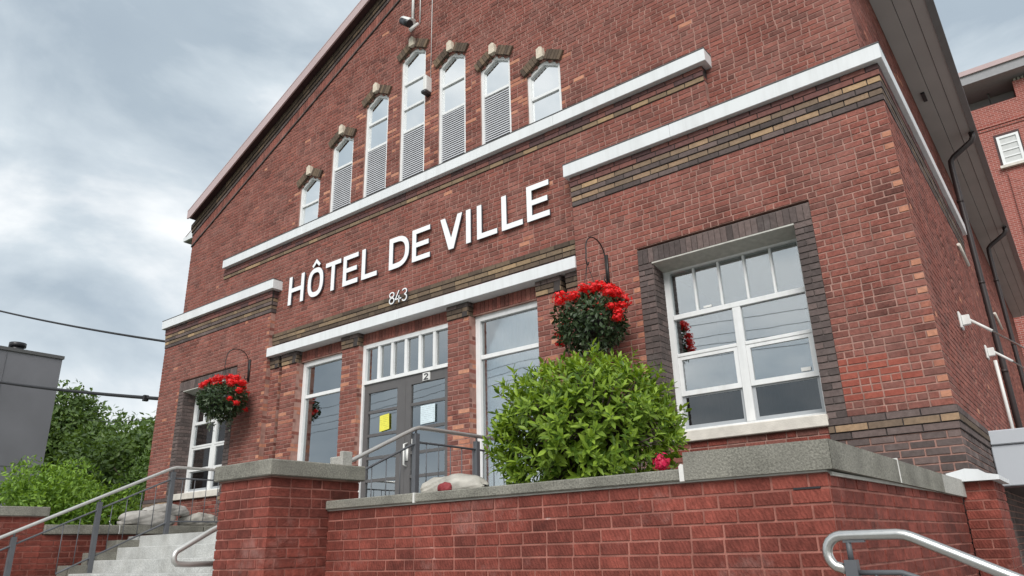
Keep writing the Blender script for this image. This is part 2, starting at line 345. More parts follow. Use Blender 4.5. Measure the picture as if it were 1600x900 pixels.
def unit_brick(mat):
    if mat not in unit_me:
        m = MB(); c = .012; d = 1
        m.add([(0, 1, 0), (1, 1, 0), (1, 1, 1), (0, 1, 1), (0, .25, 0), (1, .25, 0), (1, .25, 1), (0, .25, 1), (c, 0, .035), (1-c, 0, .035), (1-c, 0, .965), (c, 0, .965)],
              [(8, 9, 10, 11), (4, 5, 9, 8), (5, 6, 10, 9), (6, 7, 11, 10), (7, 4, 8, 11), (0, 1, 5, 4), (1, 2, 6, 5), (2, 3, 7, 6), (3, 0, 4, 7)])
        me = bpy.data.meshes.new('brick'); me.from_pydata(m.v, [], m.f); me.update(); me.materials.append(M[mat]); unit_me[mat] = me
    return unit_me[mat]
class Wall:
    """collects bricks; the largest in view become objects, the rest one joined part per material"""
    def __init__(s): s.items = []; s.core = MB()
    def lay(s, face, z0, z1, intervals, matfn, blen=.212, joint=.0135, core=(.007, .25), course=COURSE, phase=0, mix=.06, jit=.0022):
        n = max(1, round((z1-z0)/course)); h = (z1-z0)/n
        for i in range(n):
            a = z0+i*h; b = a+h; zm = (a+b)/2
            for iv in intervals(zm):
                u0, u1 = iv[:2]
                if u1-u0 < .02: continue
                if core:
                    P = face.P; r = [P(u0, a, -core[0]), P(u1, a, -core[0]), P(u1, b, -core[0]), P(u0, b, -core[0])]
                    s.core.prism3(r, -face.N*core[1])
                # joints: start at the right end with header / stretcher alternately
                cuts = [u1]; x = u1-(blen/2 if (i+phase) % 2 else blen)
                while x > u0+.05:
                    cuts.append(x); x -= blen*(1 if rng.random() > mix else .5)*rng.uniform(.96, 1.04)
                cuts.append(u0); cuts.reverse()
                for k in range(len(cuts)-1):
                    c0, c1 = cuts[k], cuts[k+1]
                    j0 = joint/2 if k else 0; j1 = joint/2 if k < len(cuts)-2 else 0
                    m = matfn((c0+c1)/2, zm, k == len(cuts)-2, (i+phase) % 2)
                    s.items.append((face, c0+j0, c1-j1, a+joint/2, b-joint/2, m, rng.uniform(-jit, jit)))
    def one(s, face, u0, u1, z0, z1, m, out=0): s.items.append((face, u0, u1, z0, z1, m, out))
    def finish(s, parent, core_mat, n_single=300, name='brick', core_name='mortar_bed', rest='brick_field', core_parent=None):
        core = None
        if s.core.f: core = s.core.build(core_name, core_mat, parent)
        sc_ = []
        for it in s.items:
            f, u0, u1, z0, z1, m, o = it; c = f.P((u0+u1)/2, (z0+z1)/2)
            vis = in_frame(c) and f.N.dot(-c) > 0
            area = (u1-u0)*(z1-z0)*px_area(c)*max(0, f.N.dot(-c.normalized())) if vis else 0
            sc_.append((area, it))
        sc_.sort(key=lambda t: -t[0])
        single = [it for a, it in sc_[:n_single] if a > 0]; ids = set(map(id, single))
        for f, u0, u1, z0, z1, m, o in single:
            ob = link(bpy.data.objects.new(name, unit_brick(m)))
            rot = Matrix((f.U, -f.N, (0, 0, 1))).transposed().to_4x4()
            p = f.P(u0, z0, o)
            tilt = Matrix.Rotation(rng.uniform(-.004, .004), 4, 'Y') @ Matrix.Rotation(rng.uniform(-.006, .006), 4, 'Z')
            ob.matrix_basis = Matrix.Translation(p) @ rot @ tilt @ Matrix.Diagonal((u1-u0, .05, z1-z0, 1))
            attach(ob, parent)
        g = {}
        for it in s.items:
            if id(it) in ids: continue
            f, u0, u1, z0, z1, m, o = it
            mb = g.setdefault(m, MB()); v, fc = frustum(f, u0, u1, z0, z1, o); mb.add(v, fc)
        for m, mb in g.items(): mb.build(rest, m, parent, kind='stuff')
        return core

def sub(iv, holes):
    for h0, h1 in holes:
        nx = []
        for a, b in iv:
            if h1 <= a or h0 >= b: nx.append((a, b)); continue
            if h0 > a: nx.append((a, h0))
            if h1 < b: nx.append((h1, b))
        iv = nx
    return iv

# ------------------------------------------------------------------ ground and street
GZ = -EYE
def sheet(name, mat, x0, x1, y0, y1, z):
    return struct(MB().add([(x0, y0, z), (x1, y0, z), (x1, y1, z), (x0, y1, z)], [(0, 1, 2, 3)]).build(name, mat))
sheet('ground', 'grass', -600, 600, -600, 600, GZ-.02)
sheet('road', 'asphalt', -200, 200, -16, -4, GZ-.012)
sheet('bounce_yard', 'pave', -.6, 60, 3.3, 120, GZ-.008)  # unseen pale ground, added to bounce light up onto the eave soffit
struct(bx('pavement', 'pave', None, -60, 40, -4, 3.3, GZ-.3, GZ))

# ------------------------------------------------------------------ the town hall
hall = thing('town_hall', 'red brick gabled town hall with white ledges and large white letters', 'building', (-8.13, 7.6, GZ))
FW = Face((0, 7.6, 0), (1, 0, 0), (0, -1, 0)); FC = Face((0, 7.7, 0), (1, 0, 0), (0, -1, 0)); FG = Face((0, 7.8, 0), (1, 0, 0), (0, -1, 0))
SX = -.846; SXU = -.985
FS = Face((SX, 0, 0), (0, 1, 0), (1, 0, 0)); FSU = Face((SXU, 0, 0), (0, 1, 0), (1, 0, 0))
WR = (-4.745, -.850); WL = (-15.474, -11.575); CXB = -8.13
APEX = 10.73; SLOPE = .4835
def rake(x): return APEX-SLOPE*abs(x-CXB)
LEDGE_B, LEDGE_T = 4.757, 4.94
UL_B, UL_T = 5.71, 5.885
CAN_B, CAN_T = 3.45, 3.617
RW = (-3.66, -1.95); LW = (-14.43, -12.72); WZ = (1.05, 3.235)
UPW = [(-8.10+(i-3)*.945, top) for i, top in enumerate((7.09, 7.64, 8.17, 8.74, 8.17, 7.64, 7.09))]
UHW = .312; URISE = .17
def fld(u, z, last, par):
    if -1.76 < u < -1.22+.12*math.sin(z*40) and 1.28 < z < 1.70: return 'patch'
    if last and par and rng.random() < .75: return 'header'
    return 'header' if rng.random() < .004 else 'brick'
def fld_plain(u, z, last, par): return 'header' if rng.random() < .004 else 'brick'
def wing_iv(rng_x, win):
    def f(z):
        iv = [rng_x]
        if WZ[0] < z < 3.44 and z > 1.117: iv = sub(iv, [(win[0]-.19, win[1]+.19)])
        elif z > WZ[0] and z < 3.235: iv = sub(iv, [win])
        return iv
    return f
walls = Wall()
for X, Wn in ((WR, RW), (WL, LW)):
    walls.lay(FW, 1.117, 4.328, wing_iv(X, Wn), fld, core=(.007, .41), mix=.36, blen=.186)
    # base below the first band: dark brick, plain red under the window
    walls.lay(FW, -.1, WZ[0], lambda z, Wn=Wn: [Wn], lambda *a: 'new' if rng.random() < .5 else 'brick', core=(.009, .40))
    for s in ((X[0], Wn[0]), (Wn[1], X[1])):
        walls.lay(FW, -.1, .904, lambda z, s=s: [s], lambda *a: 'dark', core=(.008, .40))
# sign panel, upper panel, gable
def c_iv(z): return [(-11.575, -4.745)] if z < LEDGE_T else [(-13.55, -2.75)]
walls.lay(FC, 3.903, 5.496, c_iv, fld_plain, core=(.007, .33), mix=.36, blen=.186)
def g_iv(z):
    hw = (APEX-.03-z)/SLOPE
    iv = [(max(-15.28, CXB-hw), min(SXU-.004, CXB+hw))]
    if z < UL_T: return sub(iv, [(-13.55, -2.75)])
    hs = []
    for cx, top in UPW:
        if z < top-URISE: hs.append((cx-UHW, cx+UHW))
        elif z < top:
            k = (top-z)/URISE; hs.append((cx-UHW*k, cx+UHW*k))
    return sub(iv, hs)
def fld_g(u, z, last, par):
    if z > UL_T and z < 8.6:
        for cx, top in UPW:
            if z < top-.1 and UHW < abs(u-cx) < UHW+.2 and rng.random() < .16: return 'header'
    return fld_plain(u, z, last, par)
walls.lay(FG, LEDGE_B+.03, APEX-.1, g_iv, fld_g, core=(.007, .27), mix=.36, blen=.186)
# side wall
SA = (9.98, 10.15); SB = (11.08, 11.25)
def side_m(u, z, last, par): return 'header' if rng.random() < .006 else 'brick'
walls.lay(FS, 1.117, 4.328, lambda z: [(7.612, SA[0]), (SA[1], SB[0]), (SB[1], 30)], side_m, core=(.007, .3), mix=.3, blen=.186)
walls.lay(FS, -1.6, .904, lambda z: [(7.612, 30)], lambda *a: 'dark', core=(.008, .3))
walls.lay(FSU, LEDGE_B+.03, 7.3, lambda z: [(7.812, 30)], side_m, core=(.007, .3))
# the toothed joints on the side wall: every second brick missing, the gap dark
for ya, yb in (SA, SB):
    n = 45; h = (4.328-1.117)/n
    walls.core.box(SX-.3, SX-.06, ya, yb, 1.117, 4.328)
    for i in range(n):
        z = 1.117+i*h
        if i % 2 or z > 3.6: walls.one(FS, ya+.004, yb-.004, z+.005, z+h-.005, 'brick', 0); walls.core.box(SX-.06, SX-.008, ya, yb, z, z+h)
        else: walls.one(Face((SX-.052, 0, 0), (0, 1, 0), (1, 0, 0)), ya+.004, yb-.004, z+.005, z+h-.005, 'dark', 0)
# entrance piers and the soldier courses over the openings
FP = Face((0, 7.7, 0), (1, 0, 0), (0, -1, 0)); FL = Face((0, 7.79, 0), (1, 0, 0), (0, -1, 0))
PIERS = [(-11.22, -10.79), (-9.55, -9.13), (-7.13, -6.71), (-5.475, -5.06)]
HALF = [(-11.575, -11.31), (-4.975, -4.745)]
for p in PIERS+HALF:
    walls.lay(FP, .676, 3.236, lambda z, p=p: [p], lambda u, z, last, par: 'header' if rng.random() < .16 else 'brick', core=(.007, .36), phase=rng.randint(0, 1))
    fs = Face((p[1], 0, 0), (0, 1, 0), (1, 0, 0))
    if p[1] < -4.8: walls.lay(fs, .676, 3.236, lambda z: [(7.7, 7.98)], lambda u, z, last, par: 'header' if rng.random() < .3 else 'brick', core=None, phase=1)
# returns of the left wing
FR = Face((WL[1], 0, 0), (0, 1, 0), (1, 0, 0))
walls.lay(FR, .3, 4.328, lambda z: [(7.6, 7.70)], lambda *a: 'header' if rng.random() < .35 else 'brick', core=None)
FCR = Face((-2.75, 0, 0), (0, 1, 0), (1, 0, 0))
walls.lay(FCR, LEDGE_T, UL_B, lambda z: [(7.7, 7.80)], fld_plain, core=None)
front = walls.finish(hall, 'mortar', 300)
# dark slots beside the outer piers and the back of the porch
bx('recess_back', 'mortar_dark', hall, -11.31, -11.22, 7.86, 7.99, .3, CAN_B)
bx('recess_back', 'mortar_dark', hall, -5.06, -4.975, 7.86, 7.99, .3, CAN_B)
sold = Wall()
for a, b in ((-10.79, -9.55), (-9.13, -7.13), (-6.71, -5.475)):
    x = a
    while x < b-.03:
        e2 = min(x+.076, b); sold.one(FL, x+.004, e2-.004, 3.262, CAN_B-.004, 'brick', rng.uniform(-.002, .002)); x += .076
    sold.core.box(a, b, 7.798, 7.99, 3.25, CAN_B+.02)
sold.finish(hall, 'mortar', 90, name='soldier_brick', core_name='lintel_bed', rest='soldier_bricks')

# corbelled bands
bands = Wall()
def band(face, rows, z, iv, blen=.26, phase=0, core=.3, grow=False):
    for k, (mat, pr) in enumerate(rows):
        f = Face(face.O+face.N*pr, face.U, face.N); ivk = [(a, b+(pr*grow+.001 if grow else 0)) for a, b in iv]
        bands.lay(f, z+k*COURSE, z+(k+1)*COURSE, lambda zz: ivk, lambda *a, mat=mat: mat, blen=blen, joint=.008, core=(.009, core), course=COURSE, phase=phase+k, jit=.0015)
WB = [('dark', .012), ('tan', .014), ('dark', .028), ('tan', .03), ('purple', .044), ('purple', .046)]
DULL = [(m if m != 'tan' else 'tan_dull', p) for m, p in WB]
band(FW, WB, 4.328, [WR], grow=.6); band(FW, DULL, 4.328, [WL], grow=True)
band(FS, [(m if m != 'tan' else 'brown', p*.6) for m, p in WB], 4.328, [(7.604, 13.4)])
bands.lay(FS, 4.328, 4.328+6*COURSE, lambda z: [(13.4, 30)], lambda *a: 'brick', core=(.009, .3))
band(Face((WL[1]+.004, 0, 0), (0, 1, 0), (1, 0, 0)), DULL, 4.328, [(7.604, 7.72)], core=.1)
band(FC, [('purple', .0), ('brown', .012), ('tan_dull', .022), ('brown', .032)], CAN_T, [(-11.575, -4.745)])
band(FC, [('tan_dull', .014), ('purple', .026), ('purple', .028)], 5.496, [(-13.55, -2.75)])
BASE = [('dark', .012), ('tan', .022), ('dark', .022)]
for s in ((WL[0], LW[0]), (LW[1], WL[1]), (WR[0], RW[0]), (RW[1], WR[1])):
    band(FW, BASE, .904, [s], blen=.30, grow=s[1] == WR[1])
band(FS, [('dark', .012), ('brown', .022), ('dark', .022)], .904, [(7.604, 30)])
for p in PIERS+HALF:
    iv = [(p[0]-.0, p[1]+.0)]
    band(FP, [('tan_dull', .02), ('brown', .03), ('dark', .034)], 3.236, iv, blen=.21)
    band(FP, [('dark', .02), ('tan', .022), ('dark', .01), ('dark', .01), ('dark', .01)], .319, iv, blen=.21)
    if p[1] < -4.8:
        fs = Face((p[1], 0, 0), (0, 1, 0), (1, 0, 0))
        band(fs, [('tan_dull', .0), ('brown', .012), ('dark', .016)], 3.236, [(7.67, 7.95)], blen=.1, core=.1)
bands.finish(hall, 'mortar_dark', 160, name='band_brick', core_name='band_bed', rest='band_bricks')
# raked courses under the roof edge
rk = Wall(); LR = 7.15/math.cos(math.atan(SLOPE))
for sgn in (1, -1):
    O0 = (CXB-7.15, 0, rake(CXB-7.15)) if sgn > 0 else (CXB, 0, APEX)
    for mat, z0, z1, pr, bl in (('brown', -.085, .02, .085, .21), ('brown', -.165, -.09, .06, .21), ('dark', -.245, -.17, .035, .21), ('brick', -.47, -.25, .018, .078), ('dark', -.515, -.478, .028, .21)):
        f = Face((O0[0], 7.8-pr, O0[2]), (1, 0, SLOPE*sgn), (0, -1, 0)); u = 0
        while u < LR-.02:
            e2 = min(u+bl, LR); rk.one(f, u+.004, e2-.004, z0, z1, mat, rng.uniform(-.002, .002)); u += bl
        a = [f.P(0, z0-.004, -.009), f.P(LR, z0-.004, -.009), f.P(LR, z1+.002, -.009), f.P(0, z1+.002, -.009)]
        rk.core.prism3(a, (0, pr+.03, 0))
rk.finish(hall, 'mortar_dark', 0, core_name='rake_bed', rest='rake_bricks')

# ledges
def ledge(x0, x1, y0, y1, z0, z1, joints=()):
    xs = [x0]+list(joints)+[x1]; first = None
    for k in range(len(xs)-1):
        m = MB(); a = xs[k]+(.0015 if k else 0); b = xs[k+1]-(.0015 if k < len(xs)-2 else 0)
        m.cbox(a, b, y0, y1, z0, z1, c=.005)
        m.build('ledge', 'white', hall)
ledge(WR[0]-.055, -.765, 7.485, 7.82, LEDGE_B, LEDGE_T, (-3.2, ))
ledge(WL[0]-.05, -11.43, 7.485, 7.82, LEDGE_B, LEDGE_T)
ledge(-13.48, -2.665, 7.59, 7.86, UL_B, UL_T, (-10.8, -7.9, -5.0))
ledge(-11.572, -4.748, 7.575, 7.97, CAN_B, CAN_T, (-8.13,))
bx('ledge', 'white', hall, -1.0, -.765, 7.822, 13.6, LEDGE_B, LEDGE_T, c=.005)
# flashing lines on top of the ledges
for x0, x1, y0, y1, z in ((WR[0]-.055, -.765, 7.485, 7.82, LEDGE_T), (WL[0]-.05, -11.43, 7.485, 7.82, LEDGE_T), (-13.48, -2.665, 7.59, 7.86, UL_T)):
    bx('flashing', 'gutter', hall, x0-.004, x1+.004, y0-.006, y1, z+.0005, z+.012)

# dark brick surrounds of the wing windows
for Wn in (RW, LW):
    sr = Wall(); n = 30; h = (3.235-1.117)/n
    for a, b in ((Wn[0]-.19, Wn[0]), (Wn[1], Wn[1]+.19)):
        for i in range(n):
            z = 1.117+i*h
            cuts = (a, b) if i % 2 else (a, (a+b)/2+rng.uniform(-.01, .01), b)
            for k in range(len(cuts)-1): sr.one(FW, cuts[k]+(.004 if k else 0), cuts[k+1]-(.004 if k < len(cuts)-2 else 0), z+.005, z+h-.005, 'dark', .002+rng.uniform(-.002, .002))
        sr.core.box(a, b, 7.609, 7.99, 1.117, 3.235)
    x = Wn[0]-.19; k = 0
    while x < Wn[1]+.185:
        wd = .072; e2 = min(x+wd, Wn[1]+.19); sr.one(FW, x+.003, e2-.003, 3.240, 3.436, 'dark', .002+rng.uniform(-.002, .002)); x = e2
    sr.core.box(Wn[0]-.19, Wn[1]+.19, 7.61, 7.985, 3.2355, 3.44)
    fr = Face((Wn[0], 0, 0), (0, 1, 0), (1, 0, 0))
    for i in range(n):
        z = 1.117+i*h
        cuts = (7.605, 7.715, 7.87) if i % 2 else (7.605, 7.80, 7.87)
        for k in range(2): sr.one(fr, cuts[k]+.003, cuts[k+1]-.003, z+.005, z+h-.005, 'dark', .007)
    sr.finish(hall, 'mortar_mid', 110, name='surround_brick', core_name='surround_bed', rest='surround_bricks')

# windows
def ring(name, outer, inner, y0, y1, mat, parent):
    m = MB(); n = len(outer)
    for i in range(n):
        j = (i+1) % n; m.prism([outer[i], outer[j], inner[j], inner[i]], y0, y1)
    return m.build(name, mat, parent)
def rect(x0, x1, z0, z1): return [(x0, z0), (x1, z0), (x1, z1), (x0, z1)]
def pane(parent, x0, x1, z0, z1, y, mat='glass', name='pane'):
    return bx(name, mat, parent, x0, x1, y, y+.008, z0, z1)
def room(parent, x0, x1, z0, z1, y0, y1, mat='room'):
    m = MB()
    m.add([(x0, y0, z0), (x1, y0, z0), (x1, y0, z1), (x0, y0, z1), (x0, y1, z0), (x1, y1, z0), (x1, y1, z1), (x0, y1, z1)],
          [(4, 7, 6, 5), (0, 4, 5, 1), (3, 2, 6, 7), (0, 3, 7, 4), (1, 5, 6, 2)])
    return m.build('room_interior', mat, parent)
def wing_window(Wn, label):
    x0, x1 = Wn; y = 7.87; xm = (x0+x1)/2
    f = ring('window', rect(x0, x1, 1.17, 3.20), rect(x0+.075, x1-.075, 1.235, 3.15), y, y+.09, 'vinyl', hall); f['label'] = label
    def bar(a, b, c, d, yy=y+.004, t=.07, mat='vinyl', name='glazing_bar'): return bx(name, mat, f, a, b, yy, yy+t, c, d, c=.004)
    bar(x0+.077, x1-.077, 2.545, 2.605)
    iw = (x1-x0-.15)
    for k in range(1, 5):
        xx = x0+.075+iw*k/5; bar(xx-.013, xx+.013, 2.607, 3.148, t=.05, yy=y+.012)
    for k in range(5): pane(f, x0+.075+iw*k/5+(.014 if k else 0), x0+.075+iw*(k+1)/5-(.014 if k < 4 else 0), 2.607, 3.148, y+.04)
    bar(xm-.048, xm+.048, 1.237, 2.543)
    for a, b in ((x0+.077, xm-.05), (xm+.05, x1-.077)):
        bar(a, b, 2.085, 2.125); pane(f, a, b, 2.127, 2.543, y+.04)
        # hung sash with its own frame, and the screened half below
        s = ring('sash', rect(a, b, 1.62, 2.083), rect(a+.045, b-.045, 1.675, 2.045), y+.012, y+.05, 'vinyl', f)
        pane(f, a+.045, b-.045, 1.675, 2.045, y+.03)
        ring('screen_frame', rect(a, b, 1.237, 1.618), rect(a+.035, b-.035, 1.28, 1.6), y+.04, y+.06, 'screen_frame', f)
        pane(f, a+.035, b-.035, 1.28, 1.6, y+.05, 'screen')
    bx('sill', 'stone', f, x0-.03, x1+.012, 7.55, y+.09, 1.05, 1.169, c=.008)
    # lintel soffit: a painted board between the wall face and the frame
    m = MB(); m.add([(x0, 7.588, 3.2385), (x1, 7.588, 3.2385), (x1, y, 3.195), (x0, y, 3.195), (x0, 7.588, 3.222), (x1, 7.588, 3.222), (x1, y, 3.175), (x0, y, 3.175)],
                    [(0, 1, 2, 3), (7, 6, 5, 4), (0, 4, 5, 1), (1, 5, 6, 2), (2, 6, 7, 3), (3, 7, 4, 0)])
    m.build('lintel', 'lintel', f)
    room(f, x0, x1, 1.17, 3.2, y+.095, y+1.6)
    m = MB()
    for i in range(int((x1-x0)/.05)):
        xa = x0+.03+i*.05; m.add([(xa, y+.24, 1.2), (xa+.025, y+.21, 1.2), (xa+.05, y+.24, 1.2), (xa, y+.24, 1.66), (xa+.025, y+.21, 1.66), (xa+.05, y+.24, 1.66)], [(0, 1, 4, 3), (1, 2, 5, 4)])
    m.build('curtain', 'screen_frame', f)
    return f
fw_ = wing_window(RW, 'wide white window beside the flowering basket and bush')
bx('sticker', 'plastic', fw_, -2.20, -2.10, 7.885, 7.887, 1.69, 1.73)
bx('sticker', 'plastic', fw_, -3.20, -3.10, 7.905, 7.907, 2.625, 2.65)
wing_window(LW, 'narrow looking far window behind the left basket')

def up_window(i):
    cx, top = UPW[i]; hw = UHW; y = 7.875; zb = UL_T+.002
    o = [(cx-hw, zb), (cx+hw, zb), (cx+hw, top-URISE), (cx, top), (cx-hw, top-URISE)]
    t = .055; inn = [(cx-hw+t, zb+.03), (cx+hw-t, zb+.03), (cx+hw-t, top-URISE-.03), (cx, top-.065), (cx-hw+t, top-URISE-.03)]
    f = ring('window', o, inn, y-.04, y+.05, 'vinyl', hall)
    # cross bars and what fills each light, from the bottom up
    zs, fills = {0: ([6.50], 'pp'), 6: ([6.50], 'pp'), 1: ([6.98], 'lp'), 5: ([6.98], 'lp'), 2: ([7.04, 7.59], 'lpp'), 4: ([7.04, 7.59], 'lpp'), 3: ([7.055, 7.536, 8.067], 'lppp')}[i]
    lim = [zb+.03]+zs+[None]
    for z in zs: bx('glazing_bar', 'vinyl', f, cx-hw+t+.001, cx+hw-t-.001, y-.03, y+.03, z-.025, z+.025, c=.004)
    for k, c in enumerate(fills):
        a = lim[k]+(.026 if k else 0); b = lim[k+1]
        if c == 'l':
            m = MB(); z = a
            while z < b-.04:
                m.add([(cx-hw+t, y-.02, z), (cx+hw-t, y-.02, z), (cx+hw-t, y-.005, z+.030), (cx-hw+t, y-.005, z+.030), (cx-hw+t, y-.026, z+.003), (cx+hw-t, y-.026, z+.003), (cx+hw-t, y-.011, z+.033), (cx-hw+t, y-.011, z+.033)],
                      [(0, 3, 2, 1), (4, 5, 6, 7), (0, 1, 5, 4), (2, 3, 7, 6)]); z += .041
            m.build('louvre_slats', 'louvre', f, kind='stuff')
        elif b is not None: pane(f, cx-hw+t, cx+hw-t, a, b-.026, y, 'glass_up')
        else:
            MB().prism([(cx-hw+t, a), (cx+hw-t, a), (cx+hw-t, top-URISE-.03), (cx, top-.065), (cx-hw+t, top-URISE-.03)], y, y+.008).build('pane', 'glass_up', f)
    bx('room_interior', 'room', f, cx-hw, cx+hw, y+.3, y+.32, zb, top)
    # header bricks over the point, pale keystone
    for sg in (-1, 1):
        d = Vector((sg*UHW, -URISE)).normalized(); n = Vector((d.y*-sg, d.x*sg))
        if n.y < 0: n = -n
        base = Vector((cx, top)); Ls = math.hypot(UHW, URISE)+.035
        u = .05; k = 0
        while u < Ls-.02:
            wdt = .066; a = base+d*(u+.003); b = base+d*(u+wdt-.003)
            MB().prism([tuple(a+n*.008), tuple(b+n*.008), tuple(b+n*.165), tuple(a+n*.165)], 7.755, 7.83).build('arch_brick', 'brown', f)
            u += wdt
    MB().prism([(cx, top+.006), (cx+.062, top+.012), (cx+.044, top+.185), (cx-.0, top+.21), (cx-.062, top+.178), (cx-.062, top+.012)], 7.728, 7.83).build('keystone', 'keystone', f)
for i in range(7): up_window(i)

def tall_window(x0, x1, label):
    y = 7.89; z0, z1, zb = .40, 3.25, 2.62
    f = ring('window', rect(x0, x1, z0, z1), rect(x0+.085, x1-.085, z0+.1, z1-.085), y-.04, y+.06, 'vinyl', hall); f['label'] = label
    bx('glazing_bar', 'vinyl', f, x0+.087, x1-.087, y-.025, y+.05, zb-.03, zb+.03, c=.004)
    pane(f, x0+.085, x1-.085, zb+.031, z1-.085, y+.01, 'glass_door'); pane(f, x0+.085, x1-.085, z0+.1, zb-.031, y+.01, 'glass_door')
    room(f, x0, x1, z0, z1, y+.065, y+1.5)
    m = MB(); n = 9
    for i in range(n*2):
        xa = x0+(x1-x0)*i/(n*2); xb = x0+(x1-x0)*(i+1)/(n*2); d = .03*(i % 2)
        m.add([(xa, y+.3+d, z0), (xb, y+.3+.03-d, z0), (xb, y+.3+.03-d, z1), (xa, y+.3+d, z1)], [(0, 1, 2, 3)])
    m.build('curtain', 'blind', f)
tall_window(-10.788, -9.552, 'tall white window left of the grey doors')
tall_window(-6.708, -5.477, 'tall white window right of the grey doors, behind the bush')

# entrance: transom and two door leaves
yd = 7.80
tr = ring('transom_window', rect(-9.128, -7.132, 2.58, 3.249), rect(-9.06, -7.20, 2.635, 3.185), yd, yd+.1, 'vinyl', hall)
for k in range(1, 6):
    xx = -9.06+1.86*k/6; bx('glazing_bar', 'vinyl', tr, xx-.028, xx+.028, yd+.006, yd+.08, 2.636, 3.184, c=.004)
for k in range(6): pane(tr, -9.06+1.86*k/6+(.03 if k else 0), -9.06+1.86*(k+1)/6-(.03 if k < 5 else 0), 2.636, 3.184, yd+.05, 'glass_door')
m = MB(); m.box(-9.05, -7.2, yd+.25, yd+.27, 2.6, 3.2); m.build('curtain', 'blind', tr)
for x0, x1 in ((-9.128, -9.085), (-7.175, -7.132)): bx('door_jamb', 'vinyl', hall, x0, x1, yd, yd+.12, .3, 2.579)
for x0, x1, g0, g1 in ((-9.084, -8.132, -8.985, -8.315), (-8.128, -7.176, -8.01, -7.30)):
    d = ring('door_leaf', rect(x0, x1, .31, 2.578), rect(g0, g1, .50, 2.43), yd+.03, yd+.085, 'door', hall)
    zs = [2.115, 1.745, 1.39, 1.047, .72]; prev = 2.43
    for z in zs:
        bx('glazing_bar', 'door', d, g0+.001, g1-.001, yd+.034, yd+.08, z-.022, z+.022)
        pane(d, g0, g1, z+.023, prev, yd+.055, 'glass_door'); prev = z-.023
    pane(d, g0, g1, .50, prev, yd+.055, 'glass_door')
    if x0 < -8.5:
        MB().prism([(-8.70, 1.78), (-8.48, 1.805), (-8.49, 2.05), (-8.70, 2.03)], yd+.03, yd+.032).build('yellow_notice', 'yellowpaper', d)
    else:
        MB().prism([(-7.80, 1.79), (-7.50, 1.80), (-7.50, 2.07), (-7.80, 2.07)], yd+.03, yd+.032).build('pale_notice', 'paper', d)
        bx('notice', 'plastic', d, -8.0, -7.93, yd+.048, yd+.05, 1.50, 1.60)
        m = MB(); m.tube([(-8.07, yd+.03, 1.2), (-8.07, yd-.04, 1.22), (-8.07, yd-.04, 1.52), (-8.07, yd+.03, 1.54)], .014); m.box(-8.10, -8.04, yd+.014, yd+.0295, 1.28, 1.46); m.build('door_handle', 'plastic', d)
        bx('number_plate', 'plastic', d, -7.75, -7.60, yd+.012, yd+.0295, 2.445, 2.565)
room(hall, -9.128, -7.132, .3, 3.25, yd+.125, yd+2.2)

# ------------------------------------------------------------------ lettering
def ribbon(pts, wd, closed=False):
    P = [Vector(p) for p in pts]; n = len(P); Lf = []; Rt = []
    for i in range(n):
        if closed: a, b = P[i-1], P[(i+1) % n]
        else: a, b = P[max(i-1, 0)], P[min(i+1, n-1)]
        d1 = (P[i]-a); d2 = (b-P[i])
        d1 = d1.normalized() if d1.length > 1e-9 else d2.normalized(); d2 = d2.normalized() if d2.length > 1e-9 else d1
        t = (d1+d2).normalized(); nn = Vector((-t.y, t.x)); k = wd/2/max(.35, nn.dot(Vector((-d1.y, d1.x))))
        Lf.append(P[i]+nn*k); Rt.append(P[i]-nn*k)
    q = []
    for i in range(n if closed else n-1):
        j = (i+1) % n; q.append([tuple(Rt[i]), tuple(Rt[j]), tuple(Lf[j]), tuple(Lf[i])])
    return q
def ell(cx, cz, rx, rz, a0, a1, n, pw=2.5):
    o = []
    for i in range(n+1):
        a = R(a0+(a1-a0)*i/n); c, s = math.cos(a), math.sin(a)
        o.append((cx+rx*math.copysign(abs(c)**(2/pw), c), cz+rz*math.copysign(abs(s)**(2/pw), s)))
    return o
